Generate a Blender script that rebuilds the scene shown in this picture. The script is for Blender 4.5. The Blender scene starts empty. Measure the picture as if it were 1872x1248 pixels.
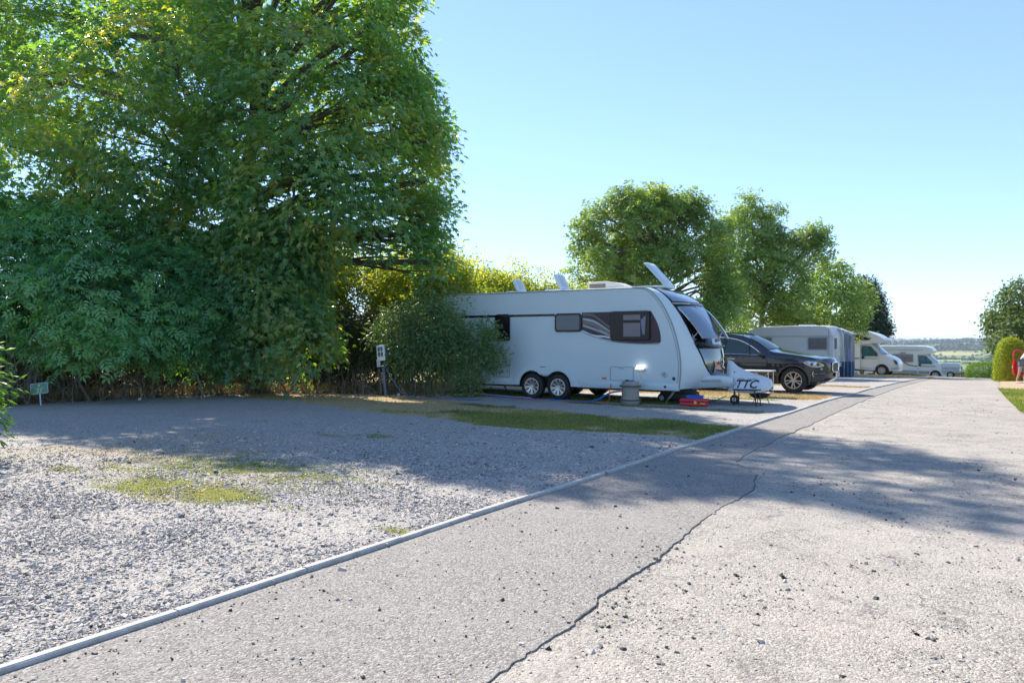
import bpy, bmesh, math, random
import numpy as np
from mathutils import Vector, Matrix
R = math.radians
sc = bpy.context.scene
COL = sc.collection
random.seed(7)
# ------------------------------------------------------------ camera, sky, sun
cam = bpy.data.cameras.new('camera'); cam.lens = 26.92; cam.sensor_width = 36
cam.shift_y = -0.00107; cam.clip_start = 0.05; cam.clip_end = 40000
camo = bpy.data.objects.new('camera', cam); COL.objects.link(camo)
camo.location = (0, 0, 1.5); camo.rotation_euler = (R(90), 0, 0)
sc.camera = camo
SUN_EL, SUN_AZ = 42.0, -36.0            # azimuth from +Y towards +X
sd = Vector((math.sin(R(SUN_AZ)) * math.cos(R(SUN_EL)), math.cos(R(SUN_AZ)) * math.cos(R(SUN_EL)), math.sin(R(SUN_EL))))
sl = bpy.data.lights.new('sun', 'SUN'); sl.energy = 4.7; sl.angle = R(0.6); sl.color = (1.0, 0.91, 0.775)
slo = bpy.data.objects.new('sun', sl); COL.objects.link(slo)
slo.rotation_euler = (-sd).to_track_quat('-Z', 'Y').to_euler(); slo.location = (-30, 30, 40)
w = bpy.data.worlds.new('World'); sc.world = w; w.use_nodes = True
nt = w.node_tree; nt.nodes.clear()
sky = nt.nodes.new('ShaderNodeTexSky'); sky.sky_type = 'NISHITA'; sky.sun_disc = False
sky.sun_elevation = R(SUN_EL); sky.sun_rotation = R(SUN_AZ); sky.altitude = 1500
sky.air_density = 1.0; sky.dust_density = 0.0; sky.ozone_density = 4.0
bg = nt.nodes.new('ShaderNodeBackground'); bg.inputs[1].default_value = 0.112
wo = nt.nodes.new('ShaderNodeOutputWorld')
gm = nt.nodes.new('ShaderNodeGamma'); gm.inputs[1].default_value = .72       # flattens the contrast between horizon and zenith
tn = nt.nodes.new('ShaderNodeMixRGB'); tn.blend_type = 'MULTIPLY'; tn.inputs[0].default_value = 1; tn.inputs[2].default_value = (1.36, 1.50, 1.68, 1)
nt.links.new(sky.outputs[0], gm.inputs[0]); nt.links.new(gm.outputs[0], tn.inputs[1]); nt.links.new(tn.outputs[0], bg.inputs[0]); nt.links.new(bg.outputs[0], wo.inputs[0])
sc.view_settings.view_transform = 'Standard'; sc.view_settings.look = 'None'
sc.view_settings.exposure = 1.14; sc.view_settings.gamma = 1
sc.cycles.max_bounces = 8; sc.cycles.transparent_max_bounces = 8
sc.cycles.diffuse_bounces = 5; sc.cycles.glossy_bounces = 3; sc.cycles.transmission_bounces = 4; sc.cycles.volume_bounces = 0
sc.cycles.sample_clamp_indirect = 6

# ------------------------------------------------------------ site frame: t across (towards the caravan noses), s along the lane
U = (0.5475, 0.8368); V = (0.8368, -0.5475); ROT = math.atan2(V[1], V[0])
def W(t, s, z=0): return (t * V[0] + s * U[0], t * V[1] + s * U[1], z)
def G(px, py, z=0.0):                   # a spot on flat ground seen at that bearing -> (t, s)
    d = 1400 * (1.5 - z) / (py - 622); x = (px - 936) / 1400 * d
    return (x * V[0] + d * V[1], x * U[0] + d * U[1])
SK = [-40, -12, -2, 4, 10, 16, 20, 26, 34, 42, 50, 56, 62, 70, 85, 120, 200, 400, 700, 1000, 1500, 2100, 2800, 3700, 4050, 4400, 4700, 5000, 5500, 7000, 9500, 11500, 15000]
SZ = [0, 0, 0, 0, 0, 0, 0, -.06, -.20, -.38, -.62, -.88, -1.08, -1.5, -3.0, -8, -20, -42, -58, -64, -64, -64, -64, -62, -48, -26, -12, -10, -22, -50, -20, 18, 10]
TK = sorted(set([-9000, -5000, -2500, -1500, -1000, -700, -500, -350, -250, -180, -120, -80, -50, -35, -26, -21, -16, -13, -10, -6, -3.8, 0, 4, 8, 14, 22, 35, 60, 110, 200, 350, 600, 1200, 2500, 5000] + list(range(-1400, 0, 100))))
def _s(x): x = min(max(x, 0), 1); return x * x * (3 - 2 * x)
rng0 = np.random.default_rng(3)
TZ = np.zeros((len(SK), len(TK)))
for i, s in enumerate(SK):
    for j, t in enumerate(TK):
        z = SZ[i]
        if s < 60: z += 0.1 * _s((-t - 10) / 6)
        if 3900 < s < 5600: z += 10 * math.sin(t / 260 + 1) + rng0.uniform(-4, 4) - 10 * _s((-t - 450) / 400)
        if s > 6000: z += rng0.uniform(-8, 8)
        TZ[i, j] = z
SKa, TKa = np.array(SK, float), np.array(TK, float)
def zf(t, s):
    t = np.asarray(t, float); s = np.asarray(s, float)
    i = np.clip(np.searchsorted(SKa, s) - 1, 0, len(SK) - 2); j = np.clip(np.searchsorted(TKa, t) - 1, 0, len(TK) - 2)
    fs = np.clip((s - SKa[i]) / (SKa[i + 1] - SKa[i]), 0, 1); ft = np.clip((t - TKa[j]) / (TKa[j + 1] - TKa[j]), 0, 1)
    return (TZ[i, j] * (1 - fs) * (1 - ft) + TZ[i + 1, j] * fs * (1 - ft) + TZ[i, j + 1] * (1 - fs) * ft + TZ[i + 1, j + 1] * fs * ft)
def Z(t, s): return float(zf(t, s))
def nz(x, y, sc_=1.0, seed=0):          # cheap smooth value noise 0..1 for numpy arrays
    x = np.asarray(x, float) * sc_ + seed * 17.3; y = np.asarray(y, float) * sc_ + seed * 5.7
    def h(a, b): v = np.sin(a * 127.1 + b * 311.7 + seed) * 43758.5453; return v - np.floor(v)
    xi, yi = np.floor(x), np.floor(y); fx, fy = x - xi, y - yi
    fx = fx * fx * (3 - 2 * fx); fy = fy * fy * (3 - 2 * fy)
    return (h(xi, yi) * (1 - fx) + h(xi + 1, yi) * fx) * (1 - fy) + (h(xi, yi + 1) * (1 - fx) + h(xi + 1, yi + 1) * fx) * fy
def fbm(x, y, sc_=1.0, seed=0): return (nz(x, y, sc_, seed) * .55 + nz(x, y, sc_ * 2.1, seed + 3) * .3 + nz(x, y, sc_ * 4.3, seed + 5) * .15)

# ------------------------------------------------------------ materials
MATS = {}
def newmat(name):
    m = bpy.data.materials.new(name); m.use_nodes = True; t = m.node_tree
    b = t.nodes['Principled BSDF']; MATS[name] = m
    return m, t, b
def rgb(c): return (c[0], c[1], c[2], 1)
def mat(name, col, rough=.5, metal=0, var=.12, scale=3.0, bump=0, bscale=60, coat=0, dirt=None, spec=.5, sub=None):
    if name in MATS: return MATS[name]
    m, t, b = newmat(name); N, L = t.nodes, t.links
    tc = N.new('ShaderNodeTexCoord')
    n = N.new('ShaderNodeTexNoise'); n.inputs['Scale'].default_value = scale; n.inputs['Detail'].default_value = 6
    L.new(tc.outputs['Object'], n.inputs['Vector'])
    r = N.new('ShaderNodeValToRGB'); r.color_ramp.elements[0].position = .3; r.color_ramp.elements[1].position = .7
    d = dirt if dirt else tuple(c * (1 - var) for c in col)
    r.color_ramp.elements[0].color = rgb(d); r.color_ramp.elements[1].color = rgb(col)
    L.new(n.outputs[0], r.inputs[0]); L.new(r.outputs[0], b.inputs['Base Color'])
    b.inputs['Roughness'].default_value = rough; b.inputs['Metallic'].default_value = metal
    b.inputs['Specular IOR Level'].default_value = spec
    if coat: b.inputs['Coat Weight'].default_value = coat; b.inputs['Coat Roughness'].default_value = .05
    if bump:
        n2 = N.new('ShaderNodeTexNoise'); n2.inputs['Scale'].default_value = bscale; n2.inputs['Detail'].default_value = 5
        L.new(tc.outputs['Object'], n2.inputs['Vector'])
        bp = N.new('ShaderNodeBump'); bp.inputs['Strength'].default_value = bump; bp.inputs['Distance'].default_value = .02
        L.new(n2.outputs[0], bp.inputs['Height']); L.new(bp.outputs[0], b.inputs['Normal'])
    return m
def leafmat(name, cols, trans=.35, rough=.45, tcol=None, spec=.35):
    m, t, b = newmat(name); N, L = t.nodes, t.links
    g = N.new('ShaderNodeNewGeometry'); r = N.new('ShaderNodeValToRGB')
    for _ in range(len(cols) - 2): r.color_ramp.elements.new(.5)
    for i, c in enumerate(cols):
        r.color_ramp.elements[i].position = i / (len(cols) - 1); r.color_ramp.elements[i].color = rgb(c)
    n = N.new('ShaderNodeTexNoise'); n.inputs['Scale'].default_value = .5; n.inputs['Detail'].default_value = 3
    tc = N.new('ShaderNodeTexCoord'); L.new(tc.outputs['Object'], n.inputs['Vector'])
    mx = N.new('ShaderNodeMath'); mx.operation = 'MULTIPLY_ADD'; mx.inputs[1].default_value = .55
    ms = N.new('ShaderNodeMath'); ms.operation = 'MULTIPLY_ADD'; ms.inputs[1].default_value = 1.6; ms.inputs[2].default_value = -.55
    L.new(n.outputs[0], ms.inputs[0]); L.new(g.outputs['Random Per Island'], mx.inputs[0]); L.new(ms.outputs[0], mx.inputs[2])
    L.new(mx.outputs[0], r.inputs[0]); L.new(r.outputs[0], b.inputs['Base Color'])
    b.inputs['Roughness'].default_value = rough; b.inputs['Specular IOR Level'].default_value = spec
    tr = N.new('ShaderNodeBsdfTranslucent'); hs = N.new('ShaderNodeMixRGB'); hs.blend_type = 'MULTIPLY'; hs.inputs[0].default_value = 1
    L.new(r.outputs[0], hs.inputs[1]); hs.inputs[2].default_value = rgb(tcol or (3.2, 2.6, .8)); L.new(hs.outputs[0], tr.inputs[0])
    mi = N.new('ShaderNodeMixShader'); mi.inputs[0].default_value = trans
    L.new(b.outputs[0], mi.inputs[1]); L.new(tr.outputs[0], mi.inputs[2])
    L.new(mi.outputs[0], N['Material Output'].inputs[0])
    return m
def glassmat(name, col, rough=.04, spec=.5):
    m, t, b = newmat(name)
    b.inputs['Base Color'].default_value = rgb(col); b.inputs['Roughness'].default_value = rough
    b.inputs['Specular IOR Level'].default_value = spec; b.inputs['Coat Weight'].default_value = .15; b.inputs['Coat Roughness'].default_value = .02
    return m
WHITE = mat('white_gelcoat', (.56, .65, .68), .32, var=.07, scale=1.1, coat=.15)
WHITE2 = mat('cream_panel', (.56, .58, .585), .4, var=.06, scale=1.2)
MHWHITE = mat('van_white', (.62, .67, .71), .3, var=.03, scale=1.5, coat=.3)
GREYT = mat('grey_trim', (.30, .32, .34), .4)
LGREY = mat('light_grey_plastic', (.52, .53, .53), .5)
BLACKP = mat('black_plastic', (.018, .019, .021), .45)
BLACKG = mat('gloss_black', (.008, .009, .011), .15, spec=.3)
RUBBER = mat('tyre_rubber', (.022, .021, .021), .75, bump=.3, bscale=90)
ALLOY = mat('alloy', (.62, .62, .63), .28, metal=.85)
CHROME = mat('chrome', (.8, .8, .82), .08, metal=1)
STEEL = mat('galvanised_steel', (.42, .43, .44), .4, metal=.8, var=.25, scale=25)
WINDK = glassmat('tinted_acrylic', (.016, .012, .016), .12, .15)
WINGL = glassmat('car_glass', (.03, .06, .065))
WINBL = mat('window_blind', (.22, .19, .20), .3, spec=.3, var=.1)
NAVY = mat('navy_paint', (.012, .018, .030), .18, metal=.3, coat=1.0, var=.1)
CLAD = mat('dark_cladding', (.05, .047, .047), .5)
REDP = mat('red_paint', (.62, .012, .012), .2, coat=.8)
LAMPR = mat('red_lens', (.6, .02, .015), .15, coat=.5)
ORANGE = mat('amber_lens', (.75, .16, .02), .2, coat=.5)
BARK = mat('bark', (.13, .105, .08), .9, var=.5, scale=6, bump=.6, bscale=14)
BARKG = mat('grey_bark', (.20, .17, .13), .9, var=.4, scale=5, bump=.5, bscale=14)

# ------------------------------------------------------------ object helpers
def link(o, parent=None):
    COL.objects.link(o)
    if parent is not None: o.parent = parent
    return o
def tag(o, label=None, cat=None, group=None, kind=None):
    if label: o['label'] = label
    if cat: o['category'] = cat
    if group: o['group'] = group
    if kind: o['kind'] = kind
    return o
def thing(name, label, cat, t=0, s=0, z=None, rot=ROT, group=None, loc=None):
    o = bpy.data.objects.new(name, None); o.empty_display_size = .2; link(o)
    if loc is None: loc = W(t, s, Z(t, s) if z is None else z)
    o.location = loc; o.rotation_euler = (0, 0, rot)
    return tag(o, label, cat, group)
def copy_tree(o, parent=None):
    c = o.copy(); COL.objects.link(c); c.parent = parent
    for ch in list(o.children): copy_tree(ch, c)
    return c
def np_mesh(name, verts, faces, sizes, m, parent=None, smooth=False):
    me = bpy.data.meshes.new(name); verts = np.asarray(verts, np.float32).reshape(-1, 3)
    faces = np.asarray(faces, np.int32).ravel(); sizes = np.asarray(sizes, np.int32)
    me.vertices.add(len(verts)); me.vertices.foreach_set('co', verts.ravel())
    me.loops.add(len(faces)); me.loops.foreach_set('vertex_index', faces)
    me.polygons.add(len(sizes)); st = np.concatenate([[0], np.cumsum(sizes)[:-1]]).astype(np.int32)
    me.polygons.foreach_set('loop_start', st); me.polygons.foreach_set('loop_total', sizes)
    me.update(calc_edges=True); me.polygons.foreach_set('use_smooth', np.full(len(sizes), bool(smooth))); me.materials.append(m)
    return link(bpy.data.objects.new(name, me), parent)
class MB:
    def __init__(s): s.v = []; s.f = []; s.mi = []; s.cur = 0
    def add(s, vs, fs):
        n = len(s.v); s.v += [tuple(p) for p in vs]; s.f += [tuple(i + n for i in f) for f in fs]; s.mi += [s.cur] * len(fs); return s
    def box(s, x0, x1, y0, y1, z0, z1, c=0.0):
        if c <= 0:
            vs = [(x, y, z) for z in (z0, z1) for y in (y0, y1) for x in (x0, x1)]
            return s.add(vs, [(0, 2, 3, 1), (4, 5, 7, 6), (0, 1, 5, 4), (2, 6, 7, 3), (0, 4, 6, 2), (1, 3, 7, 5)])
        bm = bmesh.new(); bmesh.ops.create_cube(bm, size=1)
        for v in bm.verts: v.co = Vector(((x0 + x1) / 2 + v.co.x * (x1 - x0), (y0 + y1) / 2 + v.co.y * (y1 - y0), (z0 + z1) / 2 + v.co.z * (z1 - z0)))
        bmesh.ops.bevel(bm, geom=bm.edges[:], offset=c, segments=2, affect='EDGES', profile=.5)
        bm.verts.index_update(); s.add([v.co[:] for v in bm.verts], [[v.index for v in f.verts] for f in bm.faces]); bm.free(); return s
    def tube(s, pts, rad, n=8, cap=True):
        pts = [Vector(p) for p in pts]; k = len(pts)
        if not hasattr(rad, '__len__'): rad = [rad] * k
        vs = []; prev = None
        for i, p in enumerate(pts):
            d = (pts[min(i + 1, k - 1)] - pts[max(i - 1, 0)])
            d = d.normalized() if d.length > 1e-9 else Vector((0, 0, 1))
            if prev is None: a = d.cross(Vector((0, 0, 1)) if abs(d.z) < .9 else Vector((1, 0, 0))).normalized()
            else: a = (prev - d * prev.dot(d)).normalized()
            prev = a; b = d.cross(a)
            for j in range(n):
                q = 2 * math.pi * j / n; vs.append(p + (a * math.cos(q) + b * math.sin(q)) * rad[i])
        fs = [(i * n + j, i * n + (j + 1) % n, (i + 1) * n + (j + 1) % n, (i + 1) * n + j) for i in range(k - 1) for j in range(n)]
        if cap: fs += [tuple(range(n - 1, -1, -1)), tuple((k - 1) * n + j for j in range(n))]
        return s.add(vs, fs)
    def lathe(s, prof, c=(0, 0, 0), axis='z', n=24, closed=False):
        vs = []
        for r, h in prof:
            for j in range(n):
                q = 2 * math.pi * j / n; a, b = r * math.cos(q), r * math.sin(q)
                vs.append((c[0] + a, c[1] + b, c[2] + h) if axis == 'z' else (c[0] + a, c[1] + h, c[2] + b) if axis == 'y' else (c[0] + h, c[1] + a, c[2] + b))
        k = len(prof); rr = range(k if closed else k - 1)
        fs = [(i * n + j, i * n + (j + 1) % n, ((i + 1) % k) * n + (j + 1) % n, ((i + 1) % k) * n + j) for i in rr for j in range(n)]
        if not closed:
            if prof[0][0] > 1e-6: fs.append(tuple(range(n)))
            if prof[-1][0] > 1e-6: fs.append(tuple((k - 1) * n + j for j in range(n)))
        return s.add(vs, fs)
    def grid(s, P):
        h, wd = len(P), len(P[0])
        return s.add([p for r in P for p in r], [(i * wd + j, i * wd + j + 1, (i + 1) * wd + j + 1, (i + 1) * wd + j) for i in range(h - 1) for j in range(wd - 1)])
    def prism(s, poly, y0, y1):            # poly in x,z extruded over y
        k = len(poly); vs = [(p[0], y0, p[1]) for p in poly] + [(p[0], y1, p[1]) for p in poly]
        return s.add(vs, [tuple(range(k)), tuple(range(2 * k - 1, k - 1, -1))] + [(i, i + k, (i + 1) % k + k, (i + 1) % k) for i in range(k)])
    def prismz(s, poly, z0, z1):
        k = len(poly); vs = [(p[0], p[1], z0) for p in poly] + [(p[0], p[1], z1) for p in poly]
        return s.add(vs, [tuple(range(k)), tuple(range(2 * k - 1, k - 1, -1))] + [(i, i + k, (i + 1) % k + k, (i + 1) % k) for i in range(k)])
    def build(s, name, m, parent=None, smooth=True, angle=38, weld=False):
        bm = bmesh.new(); vv = [bm.verts.new(p) for p in s.v]
        ms = m if isinstance(m, (list, tuple)) else [m]
        for f, k in zip(s.f, s.mi):
            try:
                ff = bm.faces.new([vv[i] for i in f]); ff.material_index = k
            except ValueError: pass
        if weld: bmesh.ops.remove_doubles(bm, verts=bm.verts[:], dist=1e-4)
        bmesh.ops.recalc_face_normals(bm, faces=bm.faces[:])
        if smooth:
            for f in bm.faces: f.smooth = True
            for e in bm.edges:
                if len(e.link_faces) == 2 and e.calc_face_angle(0) > R(angle): e.smooth = False
        me = bpy.data.meshes.new(name); bm.to_mesh(me); bm.free()
        for x in ms: me.materials.append(x)
        return link(bpy.data.objects.new(name, me), parent)
def text_mb(body, size, place, shear=0, bold=0.0, align='CENTER', depth=0):
    cu = bpy.data.curves.new('lettering', 'FONT'); cu.body = body; cu.size = size; cu.shear = shear; cu.offset = bold
    cu.align_x = align; cu.align_y = 'CENTER'; cu.resolution_u = 3
    o = bpy.data.objects.new('lettering', cu); COL.objects.link(o); dg = bpy.context.evaluated_depsgraph_get()
    me = bpy.data.meshes.new_from_object(o.evaluated_get(dg)); bpy.data.objects.remove(o); bpy.data.curves.remove(cu)
    mb = MB(); mb.add([place(v.co.x, v.co.y) for v in me.vertices], [tuple(p.vertices) for p in me.polygons]); bpy.data.meshes.remove(me)
    return mb
def crom(pts, n=6, closed=False):
    P = [np.array(p, float) for p in pts]; out = []; k = len(P)
    for i in range(k if closed else k - 1):
        p0 = P[(i - 1) % k] if closed else P[max(i - 1, 0)]; p1 = P[i]; p2 = P[(i + 1) % k]; p3 = P[(i + 2) % k] if closed else P[min(i + 2, k - 1)]
        for j in range(n):
            u = j / n; out.append(tuple(.5 * ((2 * p1) + (-p0 + p2) * u + (2 * p0 - 5 * p1 + 4 * p2 - p3) * u * u + (-p0 + 3 * p1 - 3 * p2 + p3) * u ** 3)))
    if not closed: out.append(tuple(P[-1]))
    return out
def rpoly(x0, x1, z0, z1, r=.05, n=4, skew=0):
    out = []
    for cx, cz, a in ((x1 - r, z1 - r, 0), (x0 + r, z1 - r, 90), (x0 + r, z0 + r, 180), (x1 - r, z0 + r, 270)):
        for i in range(n + 1): q = R(a + 90 * i / n); out.append((cx + r * math.cos(q) + skew * (z1 - cz), cz + r * math.sin(q)))
    return out
def wheel(parent, x, y, z, r, wd, rr, face, spokes=10, rimm=None, style='spoke'):
    """tyre with a rim as its child; face = -1 looks to -y"""
    h = wd / 2; t = MB()
    t.lathe([(rr, -h * .86), (rr + .03, -h), (r - .05, -h), (r - .015, -h * .85), (r, -h * .6), (r, h * .6), (r - .015, h * .85), (r - .05, h), (rr + .03, h), (rr, h * .86)], (x, y, z), 'y', 36, True)
    w_ = t.build('wheel', RUBBER, parent)
    k = MB(); f = face
    k.lathe([(rr * 1.0, f * h * .92), (rr * 1.02, f * h * .98), (rr * .93, f * h * .98), (rr * .9, f * h * .6), (rr * .9, -f * h * .8), (rr, -f * h * .85)], (x, y, z), 'y', 36, True)
    if style == 'spoke':
        for i in range(spokes):
            a = 2 * math.pi * (i + (.16 if i % 2 else -.16)) / spokes; b_ = a + (-.04 if i % 2 else .04); ca, sa = math.cos(a), math.sin(a); wv = .085 * rr
            P = []
            for q, ww, yy in ((rr * .12, wv, h * .72), (rr * .55, wv * .95, h * .86), (rr * .95, wv * 1.25, h * .93)):
                cx, cz = x + ca * q, z + sa * q
                P.append([(cx - sa * ww, y + f * (yy - .03), cz + ca * ww), (cx - sa * ww * .6, y + f * yy, cz + ca * ww * .6), (cx + sa * ww * .6, y + f * yy, cz - ca * ww * .6), (cx + sa * ww, y + f * (yy - .03), cz - ca * ww)])
            k.grid(P)
        k.lathe([(.001, f * h * .8), (rr * .18, f * h * .8), (rr * .24, f * h * .68), (rr * .24, f * h * .3)], (x, y, z), 'y', 20)
    else:
        k.lathe([(.001, f * h * .95), (rr * .3, f * h * .98), (rr * .38, f * h * .8), (rr * .6, f * h * .78), (rr * .75, f * h * .92), (rr * .95, f * h * .9)], (x, y, z), 'y', 28)
    k.cur = 1
    if style == 'spoke': k.lathe([(.001, f * h * .25), (rr * .9, f * h * .25)], (x, y, z), 'y', 28)
    else:
        for i in range(8):
            a = 2 * math.pi * i / 8; k.lathe([(.001, f * h * .99), (rr * .1, f * h * .985), (rr * .1, f * h * .9)], (x + rr * .68 * math.cos(a), y, z + rr * .68 * math.sin(a)), 'y', 10)
    k.build('rim', [rimm or ALLOY, BLACKP], w_)
    return w_

# ---- vehicle shell: side outline (x,z) with wheel arches, widths given by yf(x,z), rounded edges
class Body:
    def __init__(s, yf, y0=0.0): s.yf = yf; s.y0 = y0
    def S(s, x, z, off=0.0, side=-1): return (x, s.y0 + side * (s.yf(x, z) + off), z)
    def shell(s, outline, name, m, parent, arches=(), inset=(.02, .035), drop=(.05, .014), ny=8, crown=0.0, crownf=None, step=(.22, .2)):
        # outline: closed, starting at the bottom front going over the top to bottom rear; the closing edge is the bottom
        top = [tuple(p) for p in outline]; (xa, za), (xb, zb) = top[-1], top[0]
        bot = []; sg = 1 if xb > xa else -1
        for cx, r, cz in sorted(arches, key=lambda a: a[0] * sg):
            zl = za + (zb - za) * (cx - xa) / (xb - xa)
            dz = zl - cz; hw = math.sqrt(max(r * r - dz * dz, 0)); a0 = math.atan2(dz, -hw * sg); a1 = math.atan2(dz, hw * sg)
            if sg > 0:
                if a0 < 0: a0 += 2 * math.pi
                A = [a0 + (a1 - a0) * i / 14 for i in range(15)]
            else:
                if a1 < a0: a1 += 2 * math.pi
                A = [a0 + (a1 - a0) * i / 14 for i in range(15)]
            bot += [(cx + r * math.cos(a), cz + r * math.sin(a)) for a in A]
        poly = top + bot; s.poly = poly
        bm = bmesh.new(); vs = [bm.verts.new((p[0], 0, p[1])) for p in poly]; f = bm.faces.new(vs)
        lay = bm.verts.layers.float.new('d'); n = len(poly)
        for v in bm.verts: v[lay] = drop[0]
        faces = [f]
        for th, dd in zip(inset, (drop[1], 0.0)):
            old = set(bm.verts); bmesh.ops.inset_region(bm, faces=faces, thickness=th, use_even_offset=True)
            for v in bm.verts:
                if v not in old: v[lay] = dd
            faces = [max(bm.faces, key=lambda q: len(q.verts) if len(q.verts) > 4 else 0)]
        inner = faces[0]; bmesh.ops.triangulate(bm, faces=[inner])
        xs = [p[0] for p in poly]; zs = [p[1] for p in poly]
        x = min(xs) + step[0]
        while x < max(xs): bmesh.ops.bisect_plane(bm, geom=bm.verts[:] + bm.edges[:] + bm.faces[:], plane_co=(x, 0, 0), plane_no=(1, 0, 0), dist=1e-4); x += step[0]
        z = min(zs) + step[1]
        while z < max(zs): bmesh.ops.bisect_plane(bm, geom=bm.verts[:] + bm.edges[:] + bm.faces[:], plane_co=(0, 0, z), plane_no=(0, 0, 1), dist=1e-4); z += step[1]
        bm.verts.index_update(); V_ = [(v.co.x, v.co.z, v[lay]) for v in bm.verts]; F_ = [[v.index for v in q.verts] for q in bm.faces]
        # boundary order for the strip: sort split boundary points along the outline
        bnd = [v for v in bm.verts if v.is_boundary]
        mb = MB()
        for sd_ in (-1, 1): mb.add([s.S(a, c, -d, sd_) for a, c, d in V_], F_)
        e2 = {}
        for e in bm.edges:
            if e.is_boundary:
                a, b = e.verts; e2.setdefault(a.index, []).append(b.index); e2.setdefault(b.index, []).append(a.index)
        bi = {v.index: v for v in bnd}; done = set()
        def inarch(p): return any(math.hypot(p[0] - cx, p[1] - cz) < r + .004 for cx, r, cz in arches)
        for a in e2:
            for b in e2[a]:
                if (b, a) in done or (a, b) in done: continue
                done.add((a, b)); pa, pb = bi[a].co, bi[b].co
                if inarch((pa.x, pa.z)) and inarch((pb.x, pb.z)): continue
                P = []
                for p, d in ((pa, bi[a][lay]), (pb, bi[b][lay])):
                    row = []
                    c = crownf(p.x, p.z) if crownf else crown
                    ye = s.yf(p.x, p.z) - d
                    for j in range(ny + 1):
                        q = -1 + 2 * j / ny; cz = c * (1 - q * q)
                        if p.z < min(zs) + .1: cz = 0
                        row.append((p.x + (crx(p.x, p.z, q) if (crx := getattr(s, 'crx', None)) else 0), s.y0 + q * ye, p.z + cz))
                    P.append(row)
                mb.grid(P)
        bm.free()
        return mb.build(name, m, parent, weld=True, angle=50)
    def patch(s, poly, name, m, parent, off=.008, side=-1, thick=.012, step=.25, mb=None, bevel=True):
        bm = bmesh.new(); vs = [bm.verts.new((p[0], 0, p[1])) for p in poly]; f = bm.faces.new(vs)
        lay = bm.verts.layers.float.new('d')
        for v in bm.verts: v[lay] = 1
        bmesh.ops.inset_region(bm, faces=[f], thickness=.008, use_even_offset=True)
        x = min(p[0] for p in poly) + step
        while x < max(p[0] for p in poly): bmesh.ops.bisect_plane(bm, geom=bm.verts[:] + bm.edges[:] + bm.faces[:], plane_co=(x, 0, 0), plane_no=(1, 0, 0), dist=1e-4); x += step
        z = min(p[1] for p in poly) + step * .7
        while z < max(p[1] for p in poly): bmesh.ops.bisect_plane(bm, geom=bm.verts[:] + bm.edges[:] + bm.faces[:], plane_co=(0, 0, z), plane_no=(0, 0, 1), dist=1e-4); z += step * .7
        bm.verts.index_update()
        own = mb is None; mb = mb or MB()
        mb.add([s.S(v.co.x, v.co.z, off - (thick if v.is_boundary else 0), side) for v in bm.verts], [[v.index for v in q.verts] for q in bm.faces]); bm.free()
        if own: return mb.build(name, m, parent, weld=False, angle=60)
        return mb
    def line(s, pts, name, m, parent, r=.006, off=.004, side=-1, mb=None, n=5):
        own = mb is None; mb = mb or MB(); mb.tube([s.S(p[0], p[1], off, side) for p in pts], r, n)
        return mb.build(name, m, parent) if own else mb
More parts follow.
